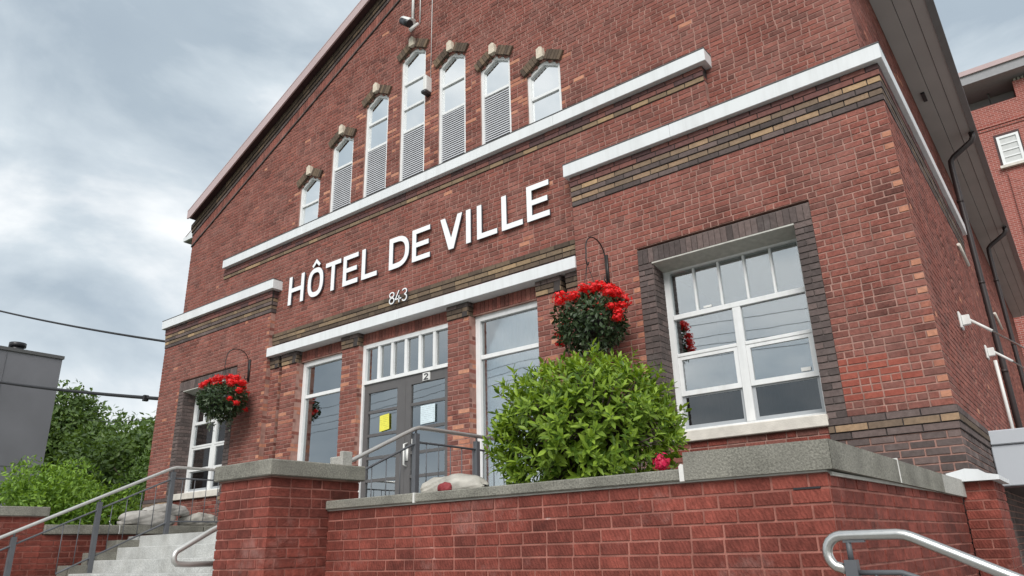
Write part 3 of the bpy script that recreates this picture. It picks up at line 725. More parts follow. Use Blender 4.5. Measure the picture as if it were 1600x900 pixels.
def glyph(ch, x0, x1, z0, z1, s):
    h = s/2; q = []
    B = lambda a, b, c, d: q.append([(a, c), (b, c), (b, d), (a, d)])
    zm = (z0+z1)/2
    if ch == 'H': B(x0, x0+s, z0, z1); B(x1-s, x1, z0, z1); B(x0+s, x1-s, zm-h*.9, zm+h*.9)
    elif ch == 'I': B(x0, x1, z0, z1)
    elif ch == 'T': B(x0, x1, z1-s*.92, z1); xm = (x0+x1)/2; B(xm-h, xm+h, z0, z1-s*.92)
    elif ch == 'E': B(x0, x0+s, z0, z1); B(x0+s, x1, z0, z0+s*.92); B(x0+s, x1, z1-s*.92, z1); B(x0+s, x1-.03, zm-h*.9, zm+h*.9)
    elif ch == 'L': B(x0, x0+s, z0, z1); B(x0+s, x1, z0, z0+s*.92)
    elif ch == 'O':
        q += ribbon(ell((x0+x1)/2, zm, (x1-x0)/2-h, (z1-z0)/2-h, 0, 360, 40)[:-1], s, True)
    elif ch == '^':
        xm = (x0+x1)/2; q += ribbon([(xm-.1, z0), (xm, z1), (xm+.1, z0)], s*.62)
    elif ch == 'D':
        rz = (z1-z0)/2-h; c = x0+(x1-x0)*.35
        q += ribbon([(x0+h, z1-h), (x0+h, z0+h)]+ell(c, zm, x1-h-c, rz, -90, 90, 22), s, True)
    elif ch == 'V':
        xm = (x0+x1)/2; k = s*1.1
        q.append([(x0, z1), (xm-k*.52, z0), (xm, z0), (xm, z0+.19), (x0+k, z1)]); q.append([(x1, z1), (x1-k, z1), (xm, z0+.19), (xm, z0), (xm+k*.52, z0)])
    elif ch == '8':
        xm = (x0+x1)/2; zq = z0+(z1-z0)*.53
        q += ribbon(ell(xm, (z0+zq)/2+h*.3, (x1-x0)/2-h, (zq-z0)/2-h*.7, 0, 360, 20, 2.2)[:-1], s, True)
        q += ribbon(ell(xm, (z1+zq)/2+h*.1, (x1-x0)/2-h*1.2, (z1-zq)/2-h*.9, 0, 360, 20, 2.2)[:-1], s, True)
    elif ch == '4':
        q += ribbon([(x0+(x1-x0)*.62, z1), (x0+h*.6, z0+.062), (x1, z0+.062)], s); xs = x0+(x1-x0)*.62; B(xs-h, xs+h, z0, z0+.115)
    elif ch == '3':
        zq = z0+(z1-z0)*.54; q += ribbon(ell((x0+x1)/2-.01, (z1+zq)/2, (x1-x0)/2-h, (z1-zq)/2-h*.4, 150, -80, 12, 2.1)+ell((x0+x1)/2-.01, (z0+zq)/2, (x1-x0)/2-h, (zq-z0)/2-h*.4, 80, -150, 12, 2.1), s)
    elif ch == '2':
        q += ribbon(ell((x0+x1)/2, z1-(z1-z0)*.28, (x1-x0)/2-h, (z1-z0)*.28-h, 170, -40, 10, 2)+[(x0+h, z0+h), (x1, z0+h)], s)
    return q
def letter(ch, x0, x1, z0, z1, s, y0, y1, name, extra=(), parent=None, fm='sign', em='signedge'):
    me = MB(); qs = glyph(ch, x0, x1, z0, z1, s)+list(extra)
    for k, q in enumerate(qs): me.prism(q, y0, y1)
    o = me.build(name, fm, parent or hall)
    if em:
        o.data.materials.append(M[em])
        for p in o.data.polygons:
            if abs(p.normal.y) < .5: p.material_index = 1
    return o
ZB, ZT = 4.368, 4.925
for ch, a, b in (('H', -11.135, -10.68), ('O', -10.565, -10.125), ('T', -10.065, -9.645), ('E', -9.578, -9.185), ('L', -9.088, -8.70), ('D', -8.407, -7.94), ('E', -7.868, -7.47), ('V', -7.245, -6.785), ('I', -6.708, -6.615), ('L', -6.488, -6.10), ('L', -6.012, -5.628), ('E', -5.548, -5.155)):
    ex = glyph('^', a, b, ZT+.035, ZT+.135, .09) if ch == 'O' else ()
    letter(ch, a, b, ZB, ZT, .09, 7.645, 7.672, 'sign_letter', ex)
for ch, a, b in (('8', -8.325, -8.20), ('4', -8.185, -8.045), ('3', -8.03, -7.905)):
    letter(ch, a, b, 3.74, 3.945, .02, 7.60, 7.625, 'house_number')
letter('2', -7.72, -7.63, 2.455, 2.552, .016, 7.806, 7.811, 'door_number', fm='blackplastic', em=None)

# ------------------------------------------------------------------ roof, eaves, downpipes
rf = MB()
for sg in (-1, 1):
    xe = CXB+sg*7.84
    rf.prism([(CXB, APEX+.205), (xe, rake(xe)+.205), (xe, rake(xe)+.33), (CXB, APEX+.33)] if sg > 0 else [(xe, rake(xe)+.205), (CXB, APEX+.205), (CXB, APEX+.33), (xe, rake(xe)+.33)], 7.95, 30)
roof = rf.build('roof', 'roof', hall)
for sg in (-1, 1):
    xe = CXB+sg*6.93
    P_ = [(CXB, APEX), (xe, rake(xe)), (xe+sg*.13, rake(xe)-.005), (xe+sg*.13, rake(xe)+.17), (CXB, APEX+.20)]
    MB().prism(P_, 7.545, 7.575).build('fascia', 'fascia', roof)
    P2 = [(CXB, APEX+.03), (xe+sg*.12, rake(xe)+.02), (xe+sg*.12, rake(xe)+.09), (CXB, APEX+.10)]
    MB().prism(P2, 7.576, 8.05).build('rake_soffit', 'maroon', roof)
    P3 = [(CXB, APEX+.201), (xe+sg*.13, rake(xe)+.171), (xe+sg*.13, rake(xe)+.19), (CXB, APEX+.225)]
    MB().prism(P3, 7.54, 7.96).build('rake_cap', 'fascia', roof)
ES = 7.12
for lo, hi, sg in ((-.985, -.33, 1), (-15.28, -16.015, -1)):
    cuts = [0, .25, .46, .65]
    for k in range(3):
        a = lo+sg*(cuts[k]+.004); b = lo+sg*(cuts[k+1]-.004)
        x0, x1 = min(a, b), max(a, b)
        bx('soffit_board', 'soffit', roof, x0, x1, 7.95, 30, ES+(.012 if k % 2 else 0), ES+.04)
    x0, x1 = sorted((lo+sg*.62, lo+sg*.715))
    m = MB(); m.prism([(x0, ES-.02), (x1, ES+.02), (x1, ES+.13), (x0, ES+.13)] if sg > 0 else [(x0, ES+.02), (x1, ES-.02), (x1, ES+.13), (x0, ES+.13)], 7.93, 30.02); m.build('gutter', 'gutter' if sg > 0 else 'white', roof)
    x0, x1 = sorted((lo, lo+sg*.64))
    # the boxed eave end, white on the left gable
    zi = rake(lo)+.2; zo = rake(lo+sg*.64)+.2
    pts = [(lo, ES+.0), (lo+sg*.64, ES+.0), (lo+sg*.64, zo), (lo, zi)]
    if sg < 0: pts = pts[::-1]
    MB().prism(pts, 7.90, 7.948).build('eave_end', 'white', roof)
bx('soffit_vent', 'blackplastic', roof, -.86, -.80, 12.7, 13.0, ES-.03, ES+.01)
bx('soffit_back', 'maroon', roof, -.986, -.36, 7.96, 30, ES+.045, ES+.08)
def downpipe(y, xo=-.36):
    m = MB(); xi = -.80; zt = ES-.03
    m.tube([(xo, y, zt+.03), (xo, y, zt-.08), (xo-.04, y, zt-.15), (xi+.07, y, zt-.36), (xi+.01, y, zt-.43), (xi, y, zt-.55), (xi, y, 3), (xi, y, -1.5)], .052, 10)
    for z in (5.8, 4.2, 2.6, 1.0): m.box(-.86, xi+.05, y-.055, y+.055, z, z+.05)
    o = m.build('downpipe', 'pipe', hall)
downpipe(14.75); downpipe(20.4)
m = MB(); m.tube([(-.80, 13.15, 2.52), (-.80, 13.15, 1.12)], .026, 8); m.build('white_conduit', 'plastic', hall)
for y, z0, z1 in ((12.1, 3.95, 4.12), (16.6, 3.9, 4.1)):
    m = MB(); m.tube([(-.82, y, z1), (-.80, y+.6, z0)], .025, 8); m.build('vent_stub', 'stone', hall)
# roofline security cameras belong to no wall piece: things of their own
cm = thing('security_camera', 'white bullet camera with black face high on the gable', 'camera', (-8.06, 7.8, 9.1))
m = MB(); m.tube([(-8.10, 7.76, 10.4), (-8.10, 7.76, 9.25)], .028, 8); m.tube([(-7.93, 7.78, 10.4), (-7.93, 7.78, 9.2)], .012, 6); m.build('conduit', 'plastic', cm)
m = MB(); m.tube([(-8.10, 7.74, 9.27), (-8.09, 7.60, 9.22)], .03, 8); m.box(-8.15, -8.05, 7.70, 7.79, 9.18, 9.33); m.build('mount', 'plastic', cm)
m = MB(); m.tube([(-8.16, 7.58, 9.24), (-7.92, 7.56, 9.05)], .085, 12); m.build('housing', 'plastic', cm)
m = MB(); m.tube([(-8.15, 7.545, 9.20), (-7.93, 7.525, 9.01)], .07, 12); m.build('lens_cover', 'blackplastic', cm)
m = MB(); m.tube([(-7.90, 7.70, 9.1), (-7.93, 7.62, 9.0), (-7.98, 7.58, 8.93)], .035, 8); m.build('cable_gland', 'plastic', cm)
cm = thing('wall_device', 'small white box device beside the tallest gable window', 'light', (-7.66, 7.8, 7.6))  # white box device with a dark lens; it gives no light
bx('box', 'plastic', cm, -7.71, -7.63, 7.66, 7.81, 7.56, 7.86, c=.01); bx('lens', 'blackplastic', cm, -7.735, -7.635, 7.64, 7.80, 7.50, 7.558, c=.008)
m = MB(); m.tube([(-7.64, 7.785, 7.87), (-7.62, 7.785, 10.2)], .006, 5); m.build('cable', 'plastic', cm)

# ------------------------------------------------------------------ porch, stairs
porch = thing('entrance_stairs', 'pale concrete steps climbing between the brick pillars to the doors', 'stairs', (-8.2, 5.2, GZ))
LZ = .30
bx('landing', 'step', porch, -10.9, -5.46, 5.2, 7.58, LZ-.16, LZ)
for k in range(12):
    z = LZ-.152*(k+1); y1 = 5.2-.285*k
    bx('step', 'step', porch, -10.55, -5.46, y1-.285, y1-.002 if k else 5.198, max(z-.16, GZ+.001), z, c=.006)
    bx('stringer_block', 'coping', porch, -10.895, -10.552, y1-.285, y1-.002, max(z-.3, GZ+.001), z+.10)

def new_m(*a): return 'new'
def pillar(name, label, x0, x1, y0, y1, ztop, faces, cap=('coping', .045, .118), zlow=-1.58, mort='mortar_new', n=120):
    t = thing(name, label, 'pillar', ((x0+x1)/2, (y0+y1)/2, GZ))
    wl = Wall()
    if 'f' in faces: wl.lay(Face((0, y0, 0), (1, 0, 0), (0, -1, 0)), zlow, ztop, lambda z: [(x0, x1-.004)], new_m, core=None, blen=.188, joint=.0105)
    if 'r' in faces: wl.lay(Face((x1, 0, 0), (0, 1, 0), (1, 0, 0)), zlow, ztop, lambda z: [(y0, y1)], new_m, core=None, blen=.188, phase=1, joint=.0105)
    wl.core.box(x0+.006, x1-.006, y0+.006, y1-.006, zlow, ztop)
    wl.finish(t, mort, n)
    if cap: bx('coping_stone', cap[0], t, x0-cap[1], x1+cap[1], y0-cap[1], y1+cap[1]*.6, ztop+.008, ztop+.008+cap[2], c=.008)
    if cap: bx('mortar_joint', 'mortar_white' if cap[0] == 'white' else 'mortar', t, x0-.012, x1+.012, y0-.012, y1-.002, ztop-.002, ztop+.007)
    return t
pillar('brick_pillar', 'red brick stair pillar with concrete cap in front of the small tall window', -5.43, -4.775, 3.26, 4.10, .545, 'fr')
pillar('brick_pillar', 'red brick stair pillar with concrete cap at the left picture edge', -11.56, -10.90, 3.26, 4.10, .545, 'r')
wp = pillar('brick_pillar', 'narrow red brick pillar with white painted cap at the right corner', -.852, -.625, 6.85, 7.55, .40, 'fr', cap=None)
m = MB(); m.prism([(-.925, .402), (-.575, .402), (-.575, .437), (-.66, .455), (-.70, .486), (-.79, .498), (-.83, .488), (-.925, .468)], 6.78, 7.56); m.build('white_cap', 'white', wp)

# left cheek wall behind the pillar, with its coping
ck = thing('planter_wall', 'low brick wall with flat concrete coping left of the steps, under the sandbags', 'wall', (-11.1, 5.8, GZ))
wl = Wall(); wl.lay(Face((-10.9, 0, 0), (0, 1, 0), (1, 0, 0)), -1.58, .325, lambda z: [(4.1, 7.55)], new_m, core=(.007, .25), blen=.205)
wl.finish(ck, 'mortar_new', 200)
for a, b in ((4.10, 5.04), (5.055, 6.3), (6.315, 7.54)): bx('coping_stone', 'coping', ck, -11.2, -10.855, a, b, .332, .452, c=.008)
bx('mortar_joint', 'mortar_white', ck, -11.19, -10.857, 5.042, 5.053, .335, .449)
struct(bx('planter_soil', 'soil', None, -20, -11.19, 3.9, 7.55, -1.5, .28))

# planter wall in front
pw = thing('planter_wall', 'long red brick planter wall with concrete coping in front of the bush', 'wall', (-2.9, 3.8, GZ))
PY = 3.8; A = Vector((-1.014, PY, 0)); Bp = Vector((-.857, 6.85, 0)); RU = (Bp-A).normalized(); RN = Vector((RU.y, -RU.x, 0)); RL = (Bp-A).length
def pm(u, z, last, par): return 'new'
wl = Wall()
wl.lay(Face((0, PY, 0), (1, 0, 0), (0, -1, 0)), -1.58, .312, lambda z: [(-4.775, -1.020)], pm, core=(.006, .22), blen=.188, joint=.0105)
fr_ = Face(A, RU, RN)
wl.lay(fr_, -1.58, .312, lambda z: [(.012, RL)], pm, core=(.006, .22), blen=.188, phase=1, joint=.0105)
wl.finish(pw, 'mortar_new', 300)
def cop(x0, x1, z0, z1, mat='coping', name='coping_stone', y0=PY-.035, y1=PY+.27): bx(name, mat, pw, x0, x1, y0, y1, z0, z1, c=.007)
cop(-4.772, -3.815, .322, .388); cop(-3.797, -1.775, .322, .385)
bx('mortar_joint', 'mortar_white', pw, -3.814, -3.798, PY-.037, PY+.26, .321, .389)
m = MB(); m.prism([(-1.774, .318), (-1.748, .318), (-1.748, .402), (-1.762, .41), (-1.774, .398)], PY-.04, PY+.26); m.build('mortar_joint', 'mortar_white', pw)
bx('mortar_joint', 'lintel', pw, -4.77, -1.02, PY-.013, PY+.2, .3121, .3215)
# thick coping that turns the corner, mitred
def hz(s, top): return (.464 if top else .3225)-(.05*s/RL if top else .036*s/RL)
def ret(s, d, z): p = A+RU*s+RN*d; return (p.x, p.y, z)
ox = A+RN*.035; cx_ = ox.x+(PY-.035-ox.y)*RU.x/RU.y
ix = A-RN*.27; ci = ix.x+(PY+.27-ix.y)*RU.x/RU.y
m = MB(); m.add([(-1.746, PY-.035, .322), (cx_, PY-.035, .3225), (ci, PY+.27, .3225), (-1.746, PY+.27, .322), (-1.746, PY-.035, .470), (cx_, PY-.035, .464), (ci, PY+.27, .464), (-1.746, PY+.27, .470)],
                [(0, 3, 2, 1), (4, 5, 6, 7), (0, 1, 5, 4), (1, 2, 6, 5), (2, 3, 7, 6), (3, 0, 4, 7)])
m.build('coping_stone', 'coping', pw)
def ret_slab(s0, s1, mat='coping', first=False):
    v = []
    for top in (0, 1):
        for s, d in ((s0, .035), (s1, .035), (s1, -.27), (s0, -.27)): v.append(list(ret(s, d, hz(s, top))))
    if first:
        for t in (0, 4): v[t][0], v[t][1] = cx_+.002, PY-.033; v[t+3][0], v[t+3][1] = ci+.002, PY+.27
    MB().add(v, [(0, 3, 2, 1), (4, 5, 6, 7), (0, 1, 5, 4), (1, 2, 6, 5), (2, 3, 7, 6), (3, 0, 4, 7)]).build('coping_stone', mat, pw)
ret_slab(0, 1.17, first=True); ret_slab(1.185, 2.32); ret_slab(2.33, RL-.005, 'coping_new')
MB().add([ret(s, d, z) for s in (1.171, 1.184) for d, z in ((.038, .31), (.038, .455), (-.26, .455), (-.26, .31))], [(0, 1, 2, 3), (7, 6, 5, 4), (0, 4, 5, 1), (1, 5, 6, 2), (2, 6, 7, 3), (3, 7, 4, 0)]).build('mortar_joint', 'mortar_white', pw)
MB().add([ret(s, d, z) for s in (.02, RL) for d, z in ((.012, .295), (.012, .312), (-.2, .312), (-.2, .295))], [(0, 1, 2, 3), (7, 6, 5, 4), (0, 4, 5, 1), (1, 5, 6, 2), (2, 6, 7, 3), (3, 7, 4, 0)]).build('mortar_joint', 'lintel', pw)
bx('vent_slot', 'blackplastic', pw, -1.19, -1.06, PY-.003, PY+.01, .238, .247)
struct(bx('planter_soil', 'soil', None, -4.77, -1.2, 4.05, 7.55, -1.5, .30))

# ------------------------------------------------------------------ stair railings
def railing(X, label, loop):
    t = thing('stair_railing', label, 'railing', (X, 5.5, -.4))
    def zt(y): return 1.25-.467*max(0, 5.58-y)
    def top(off=0):
        pts = []
        y = 3.12 if loop else 2.2
        while y < 5.5: pts.append((X, y, zt(y)-off)); y += .2
        pts += [(X, 5.53, zt(5.53)-off-.002), (X, 5.60, 1.247-off), (X, 5.75, 1.25-off), (X, 7.3, 1.25-off)]
        return pts
    m = MB(); p = top()
    if loop:
        c = (3.11, .042); r = .055
        lp = [(X, 3.36, -.05), (X, 3.16, -.05)]+[(X, c[0]-.02-r*math.sin(R(a)), -.05+r*(1-math.cos(R(a)))) for a in (30, 60, 90, 120, 140)]
        p = lp+p[1:]
    m.tube(p, .022, 10); m.build('handrail', 'paletube', t)
    m = MB(); q = [v for v in top(.155) if v[1] > 3.4]; m.tube(q, .013, 6); m.build('lower_rail', 'railpaint', t)
    m = MB(); m.tube([v for v in top(.155+.60) if v[1] > 4.1], .013, 6); m.build('bottom_rail', 'railpaint', t)
    for y in ((4.60, 5.56, 6.55) if loop else (3.66, 4.60, 5.56, 6.55)):
        zb = LZ if y > 5.2 else LZ-.152*(1+int((5.2-y)/.285))
        bx('post', 'railpaint', t, X-.028, X+.028, y-.028, y+.028, zb, zt(y)-.06); m = MB(); m.tube([(X, y, zt(y)-.06), (X, y, zt(y)-.02)], .012, 6); m.build('post_pin', 'railpaint', t)
    y = 4.2
    while y < 7.25:
        if min(abs(y-k) for k in (4.6, 5.56, 6.55)) > .05:
            m = MB(); m.tube([(X, y, zt(y)-.755), (X, y, zt(y)-.155)], .006, 5); m.build('baluster', 'railpaint', t)
        y += .19
railing(-10.56, 'pale tubed railing with thin grey balusters left of the steps', False)
railing(-5.60, 'pale tubed railing running up behind the brick pillar to the doors', True)
nr = thing('stair_railing', 'steel handrail with rounded end in the lower right corner', 'railing', (-.5, 3.2, GZ))
p = []
for a in range(250, 89, -16): p.append((-.845+.062*math.cos(R(a)), 3.2, -.0485+.063*math.sin(R(a))))
p += [(-.80, 3.2, .0145), (-.64, 3.2, .0145), (-.615, 3.2, .010), (-.59, 3.2, 0), (-.2, 3.2, -.187), (.6, 3.2, -.571)]
m = MB(); m.tube([(-.835, 3.2, -.112)]+p[1:], .0205, 12); m.build('handrail', 'steel', nr)
bx('post', 'railpaint', nr, -.845, -.80, 3.178, 3.222, GZ+.3, -.075)
m = MB(); m.tube([(-.822, 3.2, -.076), (-.822, 3.2, -.006)], .011, 6); m.build('post_pin', 'railpaint', nr)
bx('saddle', 'railpaint', nr, -.84, -.76, 3.19, 3.21, -.012, -.003)
m = MB(); m.tube([(-.80, 3.2, -.122), (-.65, 3.2, -.122), (-.60, 3.2, -.14), (.6, 3.2, -.72)], .011, 6); m.build('lower_rail', 'railpaint', nr)
for x in (-.74, -.645, -.53, -.41, -.29, -.17):
    zt = -.122 if x < -.65 else -.14-.4833*(x+.60) if x > -.6 else -.128
    m = MB(); m.tube([(x, 3.2, zt), (x, 3.2, zt-.6)], .0075, 5); m.build('baluster', 'railpaint', nr)
st = thing('side_steps', 'small concrete side steps under the steel handrail', 'stairs', (-.2, 3.4, GZ))
bx('landing', 'step', st, -.97, -.45, 3.05, 3.78, GZ+.001, GZ+.62)
for k in range(3): bx('step', 'step', st, -.448+.3*k, -.15+.3*k, 3.05, 3.78, GZ+.001, GZ+.47-.155*k)

# ------------------------------------------------------------------ side entrance canopy with tie rods
cn = thing('entrance_canopy', 'pale grey box canopy hung by rods on the side wall', 'canopy', (0, 10.8, .6))
bx('slab', 'canopy', cn, -.84, .66, 9.78, 13.1, .50, .94, c=.01); bx('top_trim', 'canopy', cn, -.835, .68, 9.75, 13.12, .942, 1.10, c=.01)
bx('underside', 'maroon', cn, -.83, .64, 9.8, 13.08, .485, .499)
for y, z in ((9.81, 2.40), (12.47, 2.52)):
    bx('bracket', 'plastic', cn, -.845, -.82, y-.09, y+.09, z-.10, z+.10, c=.008); bx('bracket', 'plastic', cn, -.819, -.735, y-.03, y+.03, z-.06, z+.06, c=.006)
    m = MB(); m.tube([(-.75, y, z), (-.55, y, z-.18)], .018, 8); m.build('turnbuckle', 'plastic', cn)
    m = MB(); m.tube([(-.56, y, z-.17), (.58, y, 1.10)], .011, 6); m.build('tie_rod', 'steel', cn)

# ------------------------------------------------------------------ foliage helpers
def rnd_dir(up=.0):
    while True:
        v = Vector((rng.uniform(-1, 1), rng.uniform(-1, 1), rng.uniform(-1, 1)))
        if .05 < v.length < 1:
            v.normalize(); v.z += up; return v.normalized()
LEAF = [(0, 0, 0), (.16, .12, .035), (.5, .19, .03), (.82, .1, -.03), (1, 0, -.10), (.82, -.1, -.03), (.5, -.19, .03), (.16, -.12, .035), (.5, 0, -.025)]
LEAF_F = [(0, 1, 2, 8), (8, 2, 3, 4), (8, 4, 5, 6), (0, 8, 6, 7)]
def leaf_basis(p, d, nrm, s):
    d = d.normalized(); sd = nrm.cross(d)
    if sd.length < 1e-3: sd = Vector((1, 0, 0)).cross(d)
    sd.normalize(); up = d.cross(sd)
    return Matrix(((d.x*s, sd.x*s, up.x*s, p.x), (d.y*s, sd.y*s, up.y*s, p.y), (d.z*s, sd.z*s, up.z*s, p.z), (0, 0, 0, 1)))
def add_leaf(mb, mt, simple=False):
    if simple: mb.add([mt @ Vector(v) for v in ((0, 0, 0), (.5, .27, .03), (1, 0, -.06), (.5, -.27, .03))], [(0, 1, 2, 3)])
    else: mb.add([mt @ Vector(v) for v in LEAF], LEAF_F)
def lumpy(d, seed, amp=.18):
    return 1+amp*(math.sin(3.1*d.x+seed)+math.sin(4.3*d.y+seed*1.7)+math.sin(3.7*d.z+seed*2.3)+.7*math.sin(7*d.x+5*d.z+seed))/2.4

# the bush in the planter
bush = thing('shrub', 'large bright green shrub with whorled leaves growing in the planter', 'shrub', (-3.02, 4.95, .3))
BC = Vector((-3.13, 5.0, .86)); BR = Vector((.75, .66, .53))
leaves = []; stems = MB()
for k in range(1650):
    d = rnd_dir(.1); inner = k >= 1100
    hz_ = (abs(d.x)**2.5+abs(d.y)**2.5+abs(d.z)**2.5)**(-1/2.5)      # boxier than an ellipsoid
    rr = lumpy(d, 1.3, .12)*hz_*(rng.uniform(.80, 1.0) if not inner else rng.uniform(.45, .78))
    if not inner and rng.random() < .14 and d.z > .1: rr *= rng.uniform(1.05, 1.18)
    p = BC+Vector((d.x*BR.x, d.y*BR.y, d.z*BR.z))*rr
    if p.z < .33 or rng.random() < .25*(math.sin(9*d.x+4)*math.sin(8*d.z+1) > .45): continue
    ax = (d+Vector((0, 0, .7))+rnd_dir()*.4).normalized()
    n = rng.randint(6, 11); ph = rng.uniform(0, 6.28)
    side = ax.orthogonal().normalized(); fw2 = ax.cross(side)
    for j in range(n):
        a = ph+j*2.4; h = j/n
        o = side*math.cos(a)+fw2*math.sin(a)
        dr = (o*(1.0-.55*h)+ax*(.15+.9*h)).normalized()
        leaves.append(leaf_basis(p+ax*(.08*h-.03), dr, ax, rng.choice((.045, .06, .075, .09, .105))*rng.uniform(.85, 1.1)*(1-.25*h)))
    if k % 12 == 0: stems.tube([(BC.x+rng.uniform(-.15, .15), BC.y+rng.uniform(-.1, .1), .31), tuple(BC*.5+p*.5-Vector((0, 0, .12))), tuple(p)], .01, 5, radii=[.016, .011, .005])
stems.build('stem', 'bark', bush)
leaves.sort(key=lambda mt: (mt.translation.length))
lme = bpy.data.meshes.new('leaf'); lme.from_pydata(LEAF, [], LEAF_F); lme.materials.append(M['leaf']); lme.update()
for mt in leaves[:300]:
    o = link(bpy.data.objects.new('leaf', lme)); o.matrix_basis = mt; attach(o, bush)
fm = MB()
for mt in leaves[300:]: add_leaf(fm, mt)
fm.build('foliage', 'leaf', bush, smooth=False, kind='stuff')
tw = MB()
for k in range(40):
    d = rnd_dir(.3); q = BC+Vector((d.x*BR.x, d.y*BR.y, d.z*BR.z))*rng.uniform(.9, 1.1)
    if q.z > .5: tw.tube([BC+(q-BC)*.5, BC+(q-BC)*.8+rnd_dir()*.03, q], .004, 4, radii=[.007, .005, .002])
tw.build('twigs', 'bark', bush, kind='stuff')

def flower_mesh(name, mat, r, seed):
    rg = random.Random(seed); m = MB()
    for k in range(80):
        while True:
            d = Vector((rg.uniform(-1, 1), rg.uniform(-1, 1), rg.uniform(-.7, 1)))
            if .2 < d.length < 1: break
        d.normalize(); c = d*r*rg.uniform(.45, 1.3); sx = d.orthogonal().normalized(); sy = d.cross(sx); a = rg.uniform(0, 3)
        s = r*rg.uniform(.2, .36); u = sx*math.cos(a)+sy*math.sin(a); v = d.cross(u)
        m.add([c+u*s+d*s*.2, c+v*s*.9-d*s*.1, c-u*s+d*s*.25, c-v*s*.9-d*s*.1], [(0, 1, 2, 3)])
    me = bpy.data.meshes.new(name); me.from_pydata(m.v, [], m.f); me.update(); me.materials.append(M[mat]); return me
FL_ME = [flower_mesh('flower_head', 'petal', .062, s) for s in (1, 2, 3)]
# a single crimson bloom at the foot of the shrub
fl = thing('flower', 'single crimson flower at the foot of the shrub on the coping', 'flower', (-2.0, 3.99, .38))
o = link(bpy.data.objects.new('flower_head', flower_mesh('flower_head', 'petal2', .05, 9))); o.location = (-2.02, 4.06, .455); attach(o, fl)
m = MB(); m.tube([(-2.02, 4.07, .30), (-2.02, 4.06, .45)], .005, 5); m.build('stem', 'leaf', fl)

# hanging baskets and their wall brackets
def basket(X, cz, label, blabel, seed):
    rg = random.Random(seed)
    br = thing('basket_bracket', blabel, 'bracket', (X, 7.6, 3.3))
    pts = [(X, 7.57, 3.12), (X, 7.565, 3.3), (X, 7.55, 3.45)]+[(X, 7.325+.225*math.cos(R(a)), 3.45+.20*math.sin(R(a))) for a in range(15, 181, 15)]+[(X, 7.095, 3.36), (X, 7.085, 3.28), (X, 7.10, 3.23), (X, 7.13, 3.235), (X, 7.14, 3.27)]
    m = MB(); m.tube(pts, .0085, 6); m.build('arm', 'iron', br)
    m = MB(); m.box(X-.02, X+.02, 7.575, 7.599, 3.08, 3.5); m.tube([(X, 7.57, 3.14), (X, 7.53, 3.11), (X, 7.50, 3.14), (X, 7.51, 3.18)], .008, 6); m.build('wall_plate', 'iron', br)
    t = thing('hanging_basket', label, 'flower basket', (X, 7.1, cz))
    C = Vector((X, 7.1, cz))
    m = MB(); n = 14
    rings = [(.04, -.20), (.14, -.17), (.20, -.08), (.22, .02)]
    for r_, z in rings:
        for k in range(n): m.v.append((C.x+r_*math.cos(2*math.pi*k/n), C.y+r_*math.sin(2*math.pi*k/n), C.z+z))
    for i in range(3):
        for k in range(n): m.f.append((i*n+k, i*n+(k+1) % n, (i+1)*n+(k+1) % n, (i+1)*n+k))
    m.f.append(tuple(range(n-1, -1, -1))); m.build('pot', 'iron', t)
    for k in range(3):
        a = k*2.1+.4; m = MB(); m.tube([(C.x+.21*math.cos(a), C.y+.21*math.sin(a), C.z+.02), (C.x, C.y, 3.235)], .004, 4); m.build('chain', 'iron', t)
    m = MB()
    for k in range(2300):
        d = rnd_dir(.0)
        rr = lumpy(d, seed, .14)*rng.uniform(.72, 1.02)
        p = C+Vector((d.x*.43, d.y*.40, d.z*(.32 if d.z > 0 else .36)))*rr
        dr = (d*.5+rnd_dir()*.8+Vector((0, 0, -.2))).normalized()
        add_leaf(m, leaf_basis(p, dr, (d+rnd_dir()*.5).normalized(), rng.uniform(.05, .085)), True)
    m.build('foliage', 'fern', t, smooth=False, kind='stuff')
    m = MB()
    for k in range(26):
        a = rng.uniform(0, 6.28); x0 = C+Vector((math.cos(a)*.2, math.sin(a)*.18, -.25)); L_ = rng.uniform(.1, .32)
        for j in range(6): add_leaf(m, leaf_basis(x0+Vector((rng.uniform(-.03, .03), rng.uniform(-.03, .03), -L_*j/6)), rnd_dir(-.6), rnd_dir(), rng.uniform(.04, .07)), True)
    m.build('trailing_stems', 'trail', t, smooth=False, kind='stuff')
    spots = []
    for k in range(26):
        a = rg.uniform(0, 6.28); r_ = .40*math.sqrt(rg.random()); spots.append((r_*math.cos(a)*1.05, r_*math.sin(a)*.95, .40-.17*r_*r_/.16+rg.uniform(-.03, .05)))
    for k in range(7):
        a = rg.choice((-.2, .3, 2.9, 3.3, 3.6, 5.9, 1.2))+rg.uniform(-.2, .2); spots.append((.47*math.cos(a), .40*math.sin(a), rg.uniform(-.18, .16)))
    for k, (dx, dy, dz) in enumerate(spots):
        o = link(bpy.data.objects.new('flower_head', FL_ME[k % 3])); s = rg.uniform(.8, 1.45) if k < 26 else rg.uniform(.7, 1.1)
        o.matrix_basis = Matrix.Translation(C+Vector((dx, dy, max(-.25, dz)))) @ Matrix.Rotation(rg.uniform(0, 6), 4, 'Z') @ Matrix.Diagonal((s, s, s*.75, 1)); attach(o, t)
basket(-4.28, 2.50, 'hanging basket of red geraniums above the bright shrub', 'black iron bracket on the wall above the basket near the wide window', 5)
basket(-12.10, 2.66, 'hanging basket of red geraniums in front of the far left window', 'black iron bracket on the wall above the far left basket', 11)

